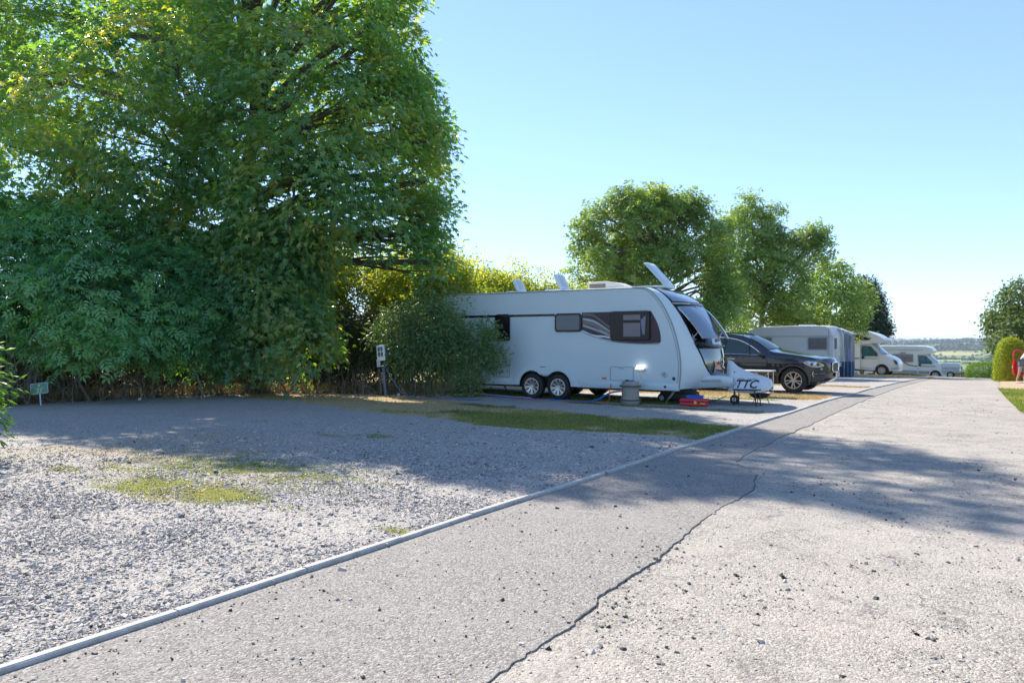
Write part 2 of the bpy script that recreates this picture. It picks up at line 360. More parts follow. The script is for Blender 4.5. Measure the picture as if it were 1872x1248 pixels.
# ============================================================ ground
def gsheet(name, tv, sv, off, m, attrs=None, kind='structure', zadd=None):
    T, S = np.meshgrid(tv, sv); h = zf(T, S) + off
    if zadd is not None: h = h + zadd(T, S)
    X = T * V[0] + S * U[0]; Y = T * V[1] + S * U[1]
    n, k = T.shape; idx = np.arange(n * k).reshape(n, k)
    F = np.stack([idx[:-1, :-1], idx[:-1, 1:], idx[1:, 1:], idx[1:, :-1]], -1).reshape(-1, 4)
    o = np_mesh(name, np.stack([X, Y, h], -1), F, np.full(len(F), 4), m, smooth=True)
    if attrs:
        for a, fn in attrs.items():
            at = o.data.attributes.new(a, 'FLOAT', 'POINT'); at.data.foreach_set('value', fn(T, S).astype(np.float32).ravel())
    if kind: o['kind'] = kind
    return o
class NT:                                                     # small helper for node wiring
    def __init__(s, t): s.t = t; s.N = t.nodes; s.L = t.links
    def n(s, ty, **kw):
        x = s.N.new(ty)
        for k, v in kw.items():
            if k.startswith('i_'):
                key = k[2:]; key = int(key) if key.isdigit() else key.replace('_', ' '); x.inputs[key].default_value = v
            else: setattr(x, k, v)
        return x
    def l(s, a, b): s.L.new(a, b)
    def math(s, op, a, b=None, c=None, clamp=False):
        x = s.N.new('ShaderNodeMath'); x.operation = op; x.use_clamp = clamp
        for i, v in enumerate((a, b, c)):
            if v is None: continue
            if isinstance(v, (int, float)): x.inputs[i].default_value = v
            else: s.L.new(v, x.inputs[i])
        return x.outputs[0]
    def mix(s, f, a, b, bt='MIX'):
        x = s.N.new('ShaderNodeMixRGB'); x.blend_type = bt
        for i, v in enumerate((f, a, b)):
            if isinstance(v, (int, float)): x.inputs[i].default_value = v
            elif isinstance(v, tuple): x.inputs[i].default_value = rgb(v)
            else: s.L.new(v, x.inputs[i])
        return x.outputs[0]
    def ramp(s, f, *st):
        r = s.N.new('ShaderNodeValToRGB')
        for _ in range(len(st) - 2): r.color_ramp.elements.new(.5)
        for i, (p, c) in enumerate(st):
            r.color_ramp.elements[i].position = p; r.color_ramp.elements[i].color = rgb(c if isinstance(c, tuple) else (c, c, c))
        s.L.new(f, r.inputs[0]); return r.outputs[0]
    def noise(s, v, sc_, det=5, rough=.55, dist=0):
        x = s.N.new('ShaderNodeTexNoise'); x.inputs['Scale'].default_value = sc_; x.inputs['Detail'].default_value = det
        x.inputs['Roughness'].default_value = rough; x.inputs['Distortion'].default_value = dist; s.L.new(v, x.inputs['Vector']); return x.outputs[0]
    def vor(s, v, sc_, out='Distance', feat='F1', rnd=1.0):
        x = s.N.new('ShaderNodeTexVoronoi'); x.feature = feat; x.inputs['Scale'].default_value = sc_; x.inputs['Randomness'].default_value = rnd
        s.L.new(v, x.inputs['Vector']); return x.outputs[out]
    def attr(s, name): x = s.N.new('ShaderNodeAttribute'); x.attribute_name = name; return x.outputs['Fac']
def ground_mat(name, base, lo, hi, grain, bump, dust, dust_c, spots=0.0, rough=.9, masks=False):
    m, t, b = newmat(name); k = NT(t); pos = k.n('ShaderNodeNewGeometry').outputs['Position']
    wv = k.noise(pos, 3, 3); vs = k.n('ShaderNodeVectorMath', operation='ADD'); k.l(pos, vs.inputs[0])
    sc2 = k.n('ShaderNodeVectorMath', operation='SCALE'); sc2.inputs['Scale'].default_value = .03
    cn = k.n('ShaderNodeTexNoise', i_Scale=30.0); k.l(pos, cn.inputs['Vector']); k.l(cn.outputs['Color'], sc2.inputs[0]); k.l(sc2.outputs[0], vs.inputs[1]); p2 = vs.outputs[0]
    cell = k.n('ShaderNodeSeparateColor'); k.l(k.vor(p2, grain, 'Color'), cell.inputs[0])
    dist = k.vor(p2, grain, 'Distance')
    cell2 = k.n('ShaderNodeSeparateColor'); k.l(k.vor(p2, grain * 2.3, 'Color'), cell2.inputs[0]); dist2 = k.vor(p2, grain * 2.3, 'Distance')
    f = k.math('MULTIPLY_ADD', cell.outputs[0], .65, k.math('MULTIPLY', cell2.outputs[0], .35))
    col = k.ramp(f, (0.08, lo), (.5, base), (.92, hi))
    big = k.ramp(k.noise(pos, .45, 6, .62), (.38, 0.0), (.66, 1.0)); mid = k.ramp(k.noise(pos, 2.3, 6, .65), (.42, 0.0), (.62, 1.0))
    df = k.math('MULTIPLY', k.math('MULTIPLY_ADD', big, .5, k.math('MULTIPLY', mid, .5)), dust)
    col = k.mix(df, col, dust_c)
    if spots:
        v9 = k.n('ShaderNodeVectorMath', operation='ADD'); n9 = k.n('ShaderNodeTexNoise', i_Scale=1.7, i_Detail=6.0); k.l(pos, n9.inputs['Vector']); k.l(n9.outputs['Color'], v9.inputs[1]); k.l(pos, v9.inputs[0])
        cr = k.ramp(k.vor(v9.outputs[0], .7, 'Distance', 'DISTANCE_TO_EDGE'), (.0, 1.0), (.008, 0.0)); crn = k.ramp(k.noise(pos, 1.1, 2), (.5, 0.0), (.56, 1.0))
        wear = k.ramp(k.noise(pos, 1.4, 8, .75, 1.5), (.50, 0.0), (.60, 1.0)); rough_p = k.ramp(k.noise(pos, 26, 4, .7), (.45, 0.0), (.58, 1.0))
        col = k.mix(k.math('MULTIPLY', k.math('MULTIPLY', wear, rough_p), .85), col, (.16, .15, .14))
        col = k.mix(k.math('MULTIPLY', k.math('MULTIPLY', cr, crn), .7), col, (.08, .075, .07))
        col = k.mix(k.math('MULTIPLY', k.ramp(k.noise(pos, .8, 4, .6), (.55, 0.0), (.7, 1.0)), .35), col, (.47, .40, .36))
        sp = k.ramp(k.vor(pos, 9.0, 'Distance'), (.05, 1.0), (.09, 0.0)); on = k.ramp(k.noise(pos, 6, 2), (.55, 0.0), (.6, 1.0))
        col = k.mix(k.math('MULTIPLY', k.math('MULTIPLY', sp, on), spots), col, (.07, .07, .068))
    hgt = k.math('MULTIPLY_ADD', dist, -1.0, k.math('MULTIPLY', dist2, -.4)); hgt = k.math('MULTIPLY', hgt, k.math('MULTIPLY_ADD', df, -.7, 1.0))
    hgt = k.math('ADD', hgt, k.math('MULTIPLY', k.noise(pos, 9, 6, .7), .5))
    if masks:
        gn = k.noise(pos, 14, 5, .7); g2 = k.noise(pos, 60, 3, .6)
        for an, c1, c2 in (('dry', (.34, .25, .13), (.46, .36, .22)), ('bare', (.33, .27, .22), (.42, .36, .31)), ('green', (.10, .13, .03), (.24, .25, .07))):
            a = k.attr(an); mk = k.math('ADD', a, k.math('MULTIPLY', k.math('SUBTRACT', gn, .5), 1.5)); mk = k.math('MULTIPLY', k.math('SUBTRACT', mk, .42), 5, clamp=True)
            mk = k.math('MULTIPLY', mk, k.math('GREATER_THAN', a, .02))
            col = k.mix(mk, col, k.ramp(g2, (.3, c1), (.7, c2)))
    k.l(col, b.inputs['Base Color']); b.inputs['Roughness'].default_value = rough; b.inputs['Specular IOR Level'].default_value = .25
    bp = k.n('ShaderNodeBump'); bp.inputs['Strength'].default_value = bump; bp.inputs['Distance'].default_value = .5 / grain
    k.l(hgt, bp.inputs['Height']); k.l(bp.outputs[0], b.inputs['Normal'])
    return m
# --- where grass and straw grow on the pitches
_lo = ([-19, -15.4, -11.6, -7.7, -3.7], [12.6, 11.9, 11.6, 10.8, 11.1]); _hi = ([-22, -15, -13, -9.2, -3.9], [30, 22, 15.3, 14.3, 13.1])
def band(s, a, b, e=.25): return np.clip((s - a) / e, 0, 1) * np.clip((b - s) / e, 0, 1)
def wob(T, S, a=.5, sc_=1.4, sd_=1): return (fbm(T, S, sc_, sd_) - .5) * 2 * a
def strip1(T, S):
    S2 = S + wob(T, S, .45); return band(S2, np.interp(T, *_lo), np.interp(T, *_hi), .3) * (T < -3.9 + wob(T, S, .15, 3, 4) * 1.0)
_P = [(G(300, 893), 1.3, .6, .85), (G(390, 908), .8, .38, 1.0), (G(240, 862), .9, .3, .6), (G(430, 862), 2.4, 1.0, .62), (G(560, 858), .9, .5, .35), (G(330, 872), .8, .35, .6), (G(120, 862), .35, .2, .7),
      (G(735, 978), .28, .1, 1.0), (G(520, 935), .3, .16, .45), (G(250, 835), .35, .15, .5), (G(680, 800), .5, .25, .7), (G(1290, 806), .7, .2, .8), (G(1415, 798), .3, .16, .8), (G(480, 775), .3, .2, .5), (G(600, 800), .5, .2, .5), (G(880, 757), .5, .3, .8), (G(100, 742), 1.2, .3, .5)]
def spotsf(T, S):
    r = np.zeros_like(T)
    for (t0, s0), a, b, q in _P: r = np.maximum(r, q * np.clip(1.35 - np.sqrt(((T - t0) / a) ** 2 + ((S - s0) / b) ** 2), 0, 1))
    return r
def green(T, S):
    d = np.clip((T + 12.5) / 4, 0, 1); g = strip1(T, S) * d * (-.45 + 2.4 * (fbm(T, S, 1.1, 9)))
    g = np.maximum(g, band(S + wob(T, S, .12, 2, 2), 15.75, 16.05, .12) * band(T, -9, -4.1, .3) * .95)
    g = np.maximum(g, band(S, 16.3, 18.5, .3) * band(T, -13.5, -6.2, .4) * .62)
    g = np.maximum(g, band(S + wob(T, S, .3, 1.5, 7), 18.9, 19.6, .2) * band(T, -8, -4.6, .3) * .75)
    return np.maximum(g, spotsf(T, S) * (.35 + 1.1 * fbm(T, S, 3.4, 6)))
def dry(T, S):
    g = strip1(T, S) * .95
    g = np.maximum(g, band(S + wob(T, S, .3), 19.7, 22.2, .3) * (T < -4.0) * .95)
    g = np.maximum(g, band(S + wob(T, S, .25), 27, 28.5, .3) * (T < -4.0) * .9)
    g = np.maximum(g, band(S, 44.5, 60, .6) * (T < -4.4) * .9)
    g = np.maximum(g, np.clip((-T - 17.2 + wob(T, S, .5, 1, 3)) * 1.2, 0, 1) * .8)
    dd = np.maximum(spotsf(T, S) * 1.0, .55 * band(S, 4.0, 8.5, 1.0) * band(T, -12, -7.0, 1.5))
    return np.maximum(g, dd * (.3 + .8 * fbm(T, S, 1.7, 11)))
def bare(T, S): return np.maximum(.30 * fbm(T, S, .55, 21) + .25 * (fbm(T, S, 2.0, 22) - .5), .45 * band(T, -4.6, -3.8, .5) * fbm(T, S, .8, 23))
GRAVEL = ground_mat('pitch_gravel', (.31, .292, .277), (.13, .123, .118), (.52, .495, .47), 62, 1.0, .55, (.38, .35, .325), masks=True)
ROADM = ground_mat('worn_road', (.315, .292, .265), (.14, .13, .12), (.455, .42, .38), 70, 1.0, .7, (.375, .348, .315), spots=.8)
STRIPM = ground_mat('asphalt', (.235, .22, .208), (.11, .103, .097), (.40, .38, .36), 85, 1.0, .35, (.29, .275, .262))
kerbm, kt, kb = newmat('kerb_concrete'); kk = NT(kt); kp = kk.n('ShaderNodeNewGeometry').outputs['Position']
kk.l(kk.ramp(kk.noise(kp, 9, 8, .7), (.3, (.30, .29, .27)), (.62, (.47, .46, .44))), kb.inputs['Base Color']); kb.inputs['Roughness'].default_value = .9
kbp = kk.n('ShaderNodeBump'); kbp.inputs['Strength'].default_value = .4; kbp.inputs['Distance'].default_value = .004; kk.l(kk.noise(kp, 220, 3), kbp.inputs['Height']); kk.l(kbp.outputs[0], kb.inputs['Normal'])
# the land out to the horizon: meadow nearby, fields in the valley
lm, lt, lb = newmat('land'); k = NT(lt); pos = k.n('ShaderNodeNewGeometry').outputs['Position']
sp_ = k.n('ShaderNodeSeparateXYZ'); k.l(pos, sp_.inputs[0])
far = k.math('MULTIPLY', k.math('SUBTRACT', sp_.outputs[1], 150), .004, clamp=True)
near_c = k.ramp(k.noise(pos, .9, 6, .65), (.3, (.10, .12, .035)), (.55, (.24, .20, .09)), (.75, (.33, .26, .14)))
mp = k.n('ShaderNodeMapping'); mp.inputs['Scale'].default_value = (1, .62, 1); mp.inputs['Rotation'].default_value = (0, 0, .5); k.l(pos, mp.inputs[0])
fc = k.n('ShaderNodeSeparateColor'); k.l(k.vor(mp.outputs[0], .0042, 'Color'), fc.inputs[0])
far_c = k.ramp(fc.outputs[0], (.1, (.10, .16, .05)), (.3, (.17, .23, .08)), (.48, (.34, .34, .14)), (.62, (.16, .21, .07)), (.78, (.50, .40, .20)), (.95, (.22, .26, .10)))
edge = k.ramp(k.vor(mp.outputs[0], .0042, 'Distance', 'DISTANCE_TO_EDGE'), (.02, 1.0), (.05, 0.0)); far_c = k.mix(edge, far_c, (.035, .07, .025))
far_c = k.mix(k.ramp(k.noise(pos, .05, 5, .7), (.45, 0.0), (.6, .5)), far_c, (.07, .12, .04))
hill = k.math('MULTIPLY', k.math('SUBTRACT', sp_.outputs[1], 3400), .003, clamp=True); far_c = k.mix(k.math('MULTIPLY', hill, k.ramp(k.noise(pos, .0032, 3), (.5, 1.0), (.56, .0))), far_c, (.03, .06, .03))
k.l(k.mix(far, near_c, far_c), lb.inputs['Base Color']); lb.inputs['Roughness'].default_value = 1; lb.inputs['Specular IOR Level'].default_value = .1
gsheet('ground', TKa, SKa, -.05, lm)

def dens(a, b, brk):                     # knots inside [a,b], dense by brk = [(until, step)...]
    out = [a]; x = a
    for u, st in brk:
        while x < min(u, b) - 1e-6: x = min(x + st, u, b); out.append(x)
    return np.array(sorted(set(np.round(out + [q for q in list(SK) if a < q < b], 4))))
tp = np.array(sorted(set(np.round(np.concatenate([np.arange(-24, -12, .3), np.arange(-12, -3.86, .13), [-21, -16, -13, -10, -6, -3.86]]), 4))))
gsheet('gravel_pitches', tp, dens(-4, 62, [(16.4, .13), (30, .2), (62, .5)]), .028, GRAVEL, dict(green=green, dry=dry, bare=bare),
       zadd=lambda T, S: .012 * (fbm(T, S, 1.2, 31) - .5) * (T < -4.0) - .05 * (T < -23.8))
def fR(s): return np.interp(s, [-6, 4, 10, 19, 24, 32, 40, 50, 62], [3.6, 3.2, 1.6, .22, -.05, -.40, -.5, -.6, -.6])
def param_sheet(name, sv, fl, fr, n, off, m, kind='structure', skirt=0.0, zadd=None, attrs=None):
    q = np.linspace(0, 1, n)[None, :]; S = np.repeat(sv[:, None], n, 1); T = fl(sv)[:, None] * (1 - q) + fr(sv)[:, None] * q
    h = zf(T, S) + off
    if zadd is not None: h = h + zadd(T, S)
    if skirt:
        T = np.concatenate([T, T[:, -1:] + .004], 1); S = np.concatenate([S, S[:, -1:]], 1); h = np.concatenate([h, h[:, -1:] - skirt], 1)
    X = T * V[0] + S * U[0]; Y = T * V[1] + S * U[1]; a, b = T.shape; idx = np.arange(a * b).reshape(a, b)
    F = np.stack([idx[:-1, :-1], idx[:-1, 1:], idx[1:, 1:], idx[1:, :-1]], -1).reshape(-1, 4)
    o = np_mesh(name, np.stack([X, Y, h], -1), F, np.full(len(F), 4), m, smooth=False)
    for an, fn in (attrs or {}).items():
        at = o.data.attributes.new(an, 'FLOAT', 'POINT'); at.data.foreach_set('value', fn(T, S).astype(np.float32).ravel())
    if kind: o['kind'] = kind
    return o
sv = dens(-6, 62, [(0, .5), (12, .06), (24, .15), (62, .5)])
param_sheet('road', sv, lambda s: s * 0 - 3.83, fR, 60, .006, ROADM, zadd=lambda T, S: -.012 + .012 * fbm(T, S, .5, 41))
_e = ([-6, 2, 3.9, 5.7, 7.9, 8.6, 9.4, 10.7, 14, 19, 26, 40, 52], [-1.75, -1.86, -1.98, -2.14, -2.2, -2.35, -2.85, -2.95, -3.02, -3.1, -3.2, -3.35, -3.6])
def fE(s): return np.interp(s, *_e) + (fbm(s, s * 0, 1.6, 51) - .5) * .12 + (fbm(s, s * 0, 7, 52) - .5) * .05 + (nz(s, s * 0, 22, 53) - .5) * .018
param_sheet('asphalt_strip', dens(-6, 50, [(0, .2), (10, .025), (24, .1), (50, .4)]), lambda s: s * 0 - 3.81, fE, 14, .009, STRIPM, skirt=.03)
mb = MB(); rng_ = np.random.default_rng(9); sv_ = np.arange(1.0, 24, .035); e_ = fE(sv_); P = []
for s_, t_ in zip(sv_, e_):
    wq = (.001 + .008 * max(0, float(fbm(s_, 0, 2.1, 54)) - .42) * 2) * rng_.uniform(.5, 1.5); P.append([W(t_ - .001, s_, Z(t_, s_) + .0096), W(t_ + wq, s_, Z(t_, s_) + .008)])
mb.grid(P); mb.build('road_joint', mat('joint_fill', (.085, .08, .075), .95, var=.5, scale=30))['kind'] = 'structure'  # dark crack fill along the ragged edge of the asphalt strip
# concrete edging between lane and pitches, in lengths with slight kinks
mb = MB(); s0 = -3.0; random.seed(5); off0 = 0
while s0 < 46:
    s1 = s0 + .915; off1 = random.uniform(-.014, .014); zt = random.uniform(-.006, .005)
    def cs(t0, s, zz): return [W(t0 - .055, s, zz - .2), W(t0 - .055, s, zz - .006), W(t0 - .05, s, zz), W(t0 - .006, s, zz), W(t0 + .003, s, zz - .008), W(t0 + .003, s, zz - .2)]
    za, zb = Z(-3.8, s0) + .040 + zt, Z(-3.8, s1 - .008) + .040 + zt
    A, B = cs(-3.80 + off0, s0, za), cs(-3.80 + off1, s1 - .008, zb)
    mb.add(A + B, [(i, (i + 1) % 6, (i + 1) % 6 + 6, i + 6) for i in range(6)] + [(0, 1, 2, 3, 4, 5), (11, 10, 9, 8, 7, 6)])
    off0 = off1; s0 = s1
mb.build('kerb', kerbm, angle=20)['kind'] = 'structure'
VERGE = ground_mat('verge_soil', (.30, .24, .16), (.2, .16, .1), (.42, .34, .26), 60, .5, .3, (.45, .36, .28), masks=True)
def vgreen(T, S): return np.where(S < 29.5, .75 + .3 * (fbm(T, S, .9, 61) - .5), .35) * np.clip(1 - (S - 28.5) / 1.5, .0, 1)
def vdry(T, S): return np.where(S < 31, .6 * fbm(T, S, 1.2, 62) + .15, .5)
param_sheet('verge', dens(4, 62, [(62, .4)]), lambda s: fR(s) + (fbm(s, s * 0, 1.3, 63) - .5) * .3, lambda s: fR(s) + 14, 40, .022, VERGE, zadd=lambda T, S: .10 * _sv(T, S), attrs=dict(green=vgreen, dry=vdry, bare=lambda T, S: T * 0)) if False else None
def _sv(T, S): return np.clip((T - fR(S)) / 1.2, 0, 1)
param_sheet('verge', dens(4, 62, [(62, .4)]), lambda s: fR(s) + (fbm(s, s * 0, 1.3, 63) - .5) * .3, lambda s: fR(s) + 14, 40, .022, VERGE, zadd=lambda T, S: .05 * _sv(T, S), attrs=dict(green=vgreen, dry=vdry, bare=lambda T, S: T * 0))

# --- loose stones (real, one mesh per kind of ground)
def stone_cloud(name, T, S, size, zoff, m, flat=.6, seed=1, label=None):
    g = np.random.default_rng(seed); n = len(T)
    X = T * V[0] + S * U[0]; Y = T * V[1] + S * U[1]; Zz = zf(T, S) + zoff
    base = np.array([[-1, -1, -1], [1, -1, -1], [1, 1, -1], [-1, 1, -1], [-.7, -.7, .8], [.7, -.6, .7], [.6, .7, .9], [-.7, .6, .6]]) * .5
    P = base[None] + g.uniform(-.28, .28, (n, 8, 3)); P *= (size * g.uniform(.6, 1.25, n))[:, None, None] * np.stack([g.uniform(.8, 1.5, n), g.uniform(.7, 1.1, n), g.uniform(.45, .9, n) * flat * 1.2], -1)[:, None, :]
    a = g.uniform(0, 6.283, n); ca, sa = np.cos(a), np.sin(a); tl = g.normal(0, .35, n); ct, st = np.cos(tl), np.sin(tl)
    x, y, z = P[..., 0], P[..., 1], P[..., 2]; x, z = x * ct[:, None] - z * st[:, None], x * st[:, None] + z * ct[:, None]
    x, y = x * ca[:, None] - y * sa[:, None], x * sa[:, None] + y * ca[:, None]
    VV = np.stack([x + X[:, None], y + Y[:, None], z + (Zz + size * .12)[:, None]], -1)
    F = np.array([[4, 5, 6, 7], [0, 1, 5, 4], [1, 2, 6, 5], [2, 3, 7, 6], [3, 0, 4, 7]])[None] + (np.arange(n) * 8)[:, None, None]
    o = np_mesh(name, VV, F, np.full(n * 5, 4), m); o['kind'] = 'stuff'
    return o
def stonemat(name, *st):
    m, t, b = newmat(name); k = NT(t); g = k.n('ShaderNodeNewGeometry')
    c = k.ramp(g.outputs['Random Per Island'], *st); c = k.mix(.35, c, k.ramp(k.noise(g.outputs['Position'], 150, 3), (.35, (.6, .6, .6)), (.65, (1.25, 1.25, 1.25))), 'MULTIPLY')
    k.l(c, b.inputs['Base Color']); b.inputs['Roughness'].default_value = .85; b.inputs['Specular IOR Level'].default_value = .3; return m
STONE = stonemat('gravel_stone', (0, (.12, .116, .114)), (.3, (.26, .248, .24)), (.6, (.38, .36, .345)), (.9, (.52, .49, .465)), (1, (.60, .54, .46)))
PEB = stonemat('road_pebble', (0, (.04, .04, .04)), (.35, (.12, .115, .11)), (.6, (.30, .28, .26)), (1, (.55, .51, .47)))
g = np.random.default_rng(11)
def polar(n, dmin, dmax, half=46, pw=1.0):     # random ground spots in front of the viewer, thinning with distance
    u = g.uniform(0, 1, n); d = dmin * (dmax / dmin) ** (u ** pw); a = np.radians(g.uniform(-half, half, n)); x, y = d * np.sin(a), d * np.cos(a)
    return x * V[0] + y * V[1], x * U[0] + y * U[1], d
T, S, d = polar(420000, 2.0, 15)
k_ = (T < np.where(g.uniform(0, 1, len(T)) < .05, -3.78, -3.865)) & (T > -18) & (S > -2.5) & (S < 15)
k_ &= (strip1(T, S) < .3) & (green(T, S) < .75)
clump = (1 - .55 * np.exp(-((S - 4.4 - .04 * T) / .22) ** 2) - .55 * np.exp(-((S - 6.2 - .04 * T) / .25) ** 2)) * (.25 + 1.25 * fbm(T, S, 1.3, 71) * (1 - .55 * (bare(T, S) > .27))); k_ &= g.uniform(0, 1, len(T)) < clump * np.clip((15 - d) / 6.5, 0, 1)
T, S, d = T[k_], S[k_], d[k_]
size = np.where(g.uniform(0, 1, len(T)) < .09, .025, .0112) * g.uniform(.6, 1.3, len(T)); size *= 1 + .2 * np.clip((d - 4) / 8, 0, 1)
stone_cloud('gravel', T, S, size, .028, STONE, seed=2); nst = len(T)
T, S, d = polar(60000, 2.0, 30); k_ = (T > -3.7) & (T < fR(S)) & (S < 40); e_ = np.exp(-np.abs(T - fE(S)) / .25) * (T > fE(S)); hs_ = np.zeros_like(T)
for px_, py_, rr_ in ((1400, 1090, .28), (1230, 1170, .3), (1130, 1120, .22), (1310, 800, .5), (1200, 1010, .2), (1720, 1200, .3), (1500, 880, .5)): a_, b_ = G(px_, py_); hs_ = np.maximum(hs_, np.exp(-((T - a_) ** 2 + (S - b_) ** 2 * .5) / rr_ ** 2))
k_ &= g.uniform(0, 1, len(T)) < hs_ * .8 + np.where(T < fE(S), .07 + .8 * np.exp(-(T + 3.8) / .12), .10 + .6 * (fbm(T, S, .9, 72) > .55) + .3 * e_)
T, S, d = T[k_], S[k_], d[k_]
size = g.uniform(.005, .012, len(T)) + (g.uniform(0, 1, len(T)) < .10) * g.uniform(.004, .02, len(T))
stone_cloud('road_grit', T, S, size, np.where(T < fE(S), .012, 0.001), PEB, seed=4)

# --- blades of grass and weeds (uncountable)
def blades(name, T, S, h, m, zoff=.028, wd=.006, lean=.5, seed=1, curl=True):
    g = np.random.default_rng(seed); n = len(T); X = T * V[0] + S * U[0]; Y = T * V[1] + S * U[1]; Z0 = zf(T, S) + zoff - .004
    a = g.uniform(0, 6.283, n); l = g.normal(0, lean, n) * h; wx, wy = np.cos(a) * wd / 2, np.sin(a) * wd / 2; lx, ly = -np.sin(a) * l, np.cos(a) * l
    p0 = np.stack([X - wx, Y - wy, Z0], -1); p1 = np.stack([X + wx, Y + wy, Z0], -1)
    p2 = np.stack([X + wx * .8 + lx * .35, Y + wy * .8 + ly * .35, Z0 + h * .6], -1); p3 = np.stack([X - wx * .8 + lx * .35, Y - wy * .8 + ly * .35, Z0 + h * .6], -1)
    p4 = np.stack([X + lx, Y + ly, Z0 + h * np.clip(1.0 - np.abs(l) / np.maximum(h, 1e-4) * .3, .4, 1)], -1)
    VV = np.stack([p0, p1, p2, p3, p4], 1); i = np.arange(n)[:, None] * 5; F = np.concatenate([i + 0, i + 1, i + 2, i + 3, i + 3, i + 2, i + 4], 1)
    o = np_mesh(name, VV, F, np.tile([4, 3], n), m); o['kind'] = 'stuff'; return o
GRS = leafmat('grass_green', [(.05, .10, .02), (.09, .15, .03), (.14, .19, .045), (.26, .25, .09)], trans=.3)
GRD = leafmat('grass_dry', [(.20, .16, .07), (.32, .25, .12), (.42, .34, .18), (.48, .42, .26)], trans=.25, tcol=(1.6, 1.4, 1))
def scatter(n, t0, t1, s0, s1, fn, thr=.5, seed=1):
    g = np.random.default_rng(seed); T = g.uniform(t0, t1, n); S = g.uniform(s0, s1, n); m_ = fn(T, S) + g.uniform(-.22, .22, n) + (fbm(T, S, 4, 81) - .5) * .6; k = m_ > thr
    return T[k], S[k], g.uniform(.6, 1.3, k.sum())
T, S, r = scatter(110000, -14, -3.9, 10, 16.3, green, .5, 1); T2, S2, r2 = scatter(40000, -14, -4, 15.6, 20, green, .55, 2)
T3, S3, r3 = scatter(120000, -12, -3.9, 2.0, 10, green, .45, 3)
blades('grass', np.concatenate([T, T2, T3]), np.concatenate([S, S2, S3]), np.concatenate([r * .04, r2 * .05, r3 * .022]), GRS, seed=5, wd=.007)
T, S, r = scatter(60000, -19, -4, 10, 20, dry, .62, 4); T2, S2, r2 = scatter(60000, -12, -4, 19.5, 28.6, dry, .5, 5); T3, S3, r3 = scatter(60000, -12, -3.9, 3, 9, dry, .45, 6); T4, S4, r4 = scatter(30000, -22, -4.2, 44, 60, dry, .5, 7)
blades('dry_grass', np.concatenate([T, T2, T3, T4]), np.concatenate([S, S2, S3, S4]), np.concatenate([r * .035, r2 * .045, r3 * .016, r4 * .08]), GRD, seed=6, wd=.009)
g = np.random.default_rng(8); S = g.uniform(12, 30, 42000); T = fR(S) + g.uniform(0, 1, 42000) ** 1.5 * 6 - .12; k_ = vgreen(T, S) + g.uniform(-.3, .3, len(T)) + (fbm(T, S, 3, 85) - .5) > .5
blades('verge_grass', T[k_], S[k_], g.uniform(.03, .09, k_.sum()), GRS, zoff=.05, seed=9, wd=.012)
# broadleaved weeds: rosettes of small leaves
# ============================================================ foliage
def nrm(a): return a / np.maximum(np.linalg.norm(a, axis=-1, keepdims=True), 1e-9)
def _maple():
    a = [(0, 0, 0)]; ring = []
    for ang, r in ((-150, .28), (-112, .62), (-78, .34), (-52, .80), (-26, .42), (0, 1.0), (26, .42), (52, .80), (78, .34), (112, .62), (150, .28)):
        q = R(ang); ring.append((math.sin(q) * r * .62, .30 + math.cos(q) * r * .66, -.18 * r * r + (.05 if r < .5 else 0)))
    v = [(0, .22, .03)] + ring; return np.array(v), [(0, 1 + 2 * i, 2 + 2 * i, 3 + 2 * i) for i in range(5)]
def _simple(wd=.5):
    return np.array([(0, 0, 0), (wd / 2, .45, -.06), (0, 1, -.12), (-wd / 2, .45, -.06), (0, .5, .06)]), [(0, 1, 4), (1, 2, 4), (2, 3, 4), (3, 0, 4)]
def _quad(wd=.5): return np.array([(0, 0, 0), (wd / 2, .5, .03), (0, 1, -.1), (-wd / 2, .5, .03)]), [(0, 1, 2, 3)]
def _compound(pairs=3, wd=.17, ll=.42):
    v, f = [], []
    def leafl(x, y, ang, l):
        q = R(ang); dx, dy = math.sin(q), math.cos(q); n = len(v)
        v.extend([(x, y, 0), (x + dx * l * .5 + dy * wd * .5, y + dy * l * .5 - dx * wd * .5, -.02), (x + dx * l, y + dy * l, -.12), (x + dx * l * .5 - dy * wd * .5, y + dy * l * .5 + dx * wd * .5, -.02)]); f.append((n, n + 1, n + 2, n + 3))
    for i in range(pairs):
        y = .12 + .5 * i / max(pairs - 1, 1)
        for s_ in (-1, 1): leafl(0, y, s_ * 62, ll)
    leafl(0, .62, 0, ll); return np.array(v), f
LEAF = dict(maple=_maple(), simple=_simple(), lance=_simple(.26), quad=_quad(), lanceq=_quad(.28), comp=_compound(), compf=_compound(2, .22, .45), round=_quad(.85))
def leaf_cloud(name, P, N, Td, size, kind, m, parent=None):
    tv, tf = LEAF[kind]; N = nrm(N); Td = nrm(Td - N * (Td * N).sum(-1, keepdims=True)); B = np.cross(Td, N)
    n = len(P); size = np.broadcast_to(np.asarray(size, float), (n,))
    V_ = P[:, None, :] + size[:, None, None] * (tv[None, :, 0:1] * B[:, None, :] + tv[None, :, 1:2] * Td[:, None, :] + tv[None, :, 2:3] * N[:, None, :])
    fl = np.array([i for f in tf for i in f]); sz = [len(f) for f in tf]
    F = (np.arange(n)[:, None] * len(tv) + fl[None]).ravel()
    return np_mesh(name, V_, F, np.tile(sz, n), m, parent)
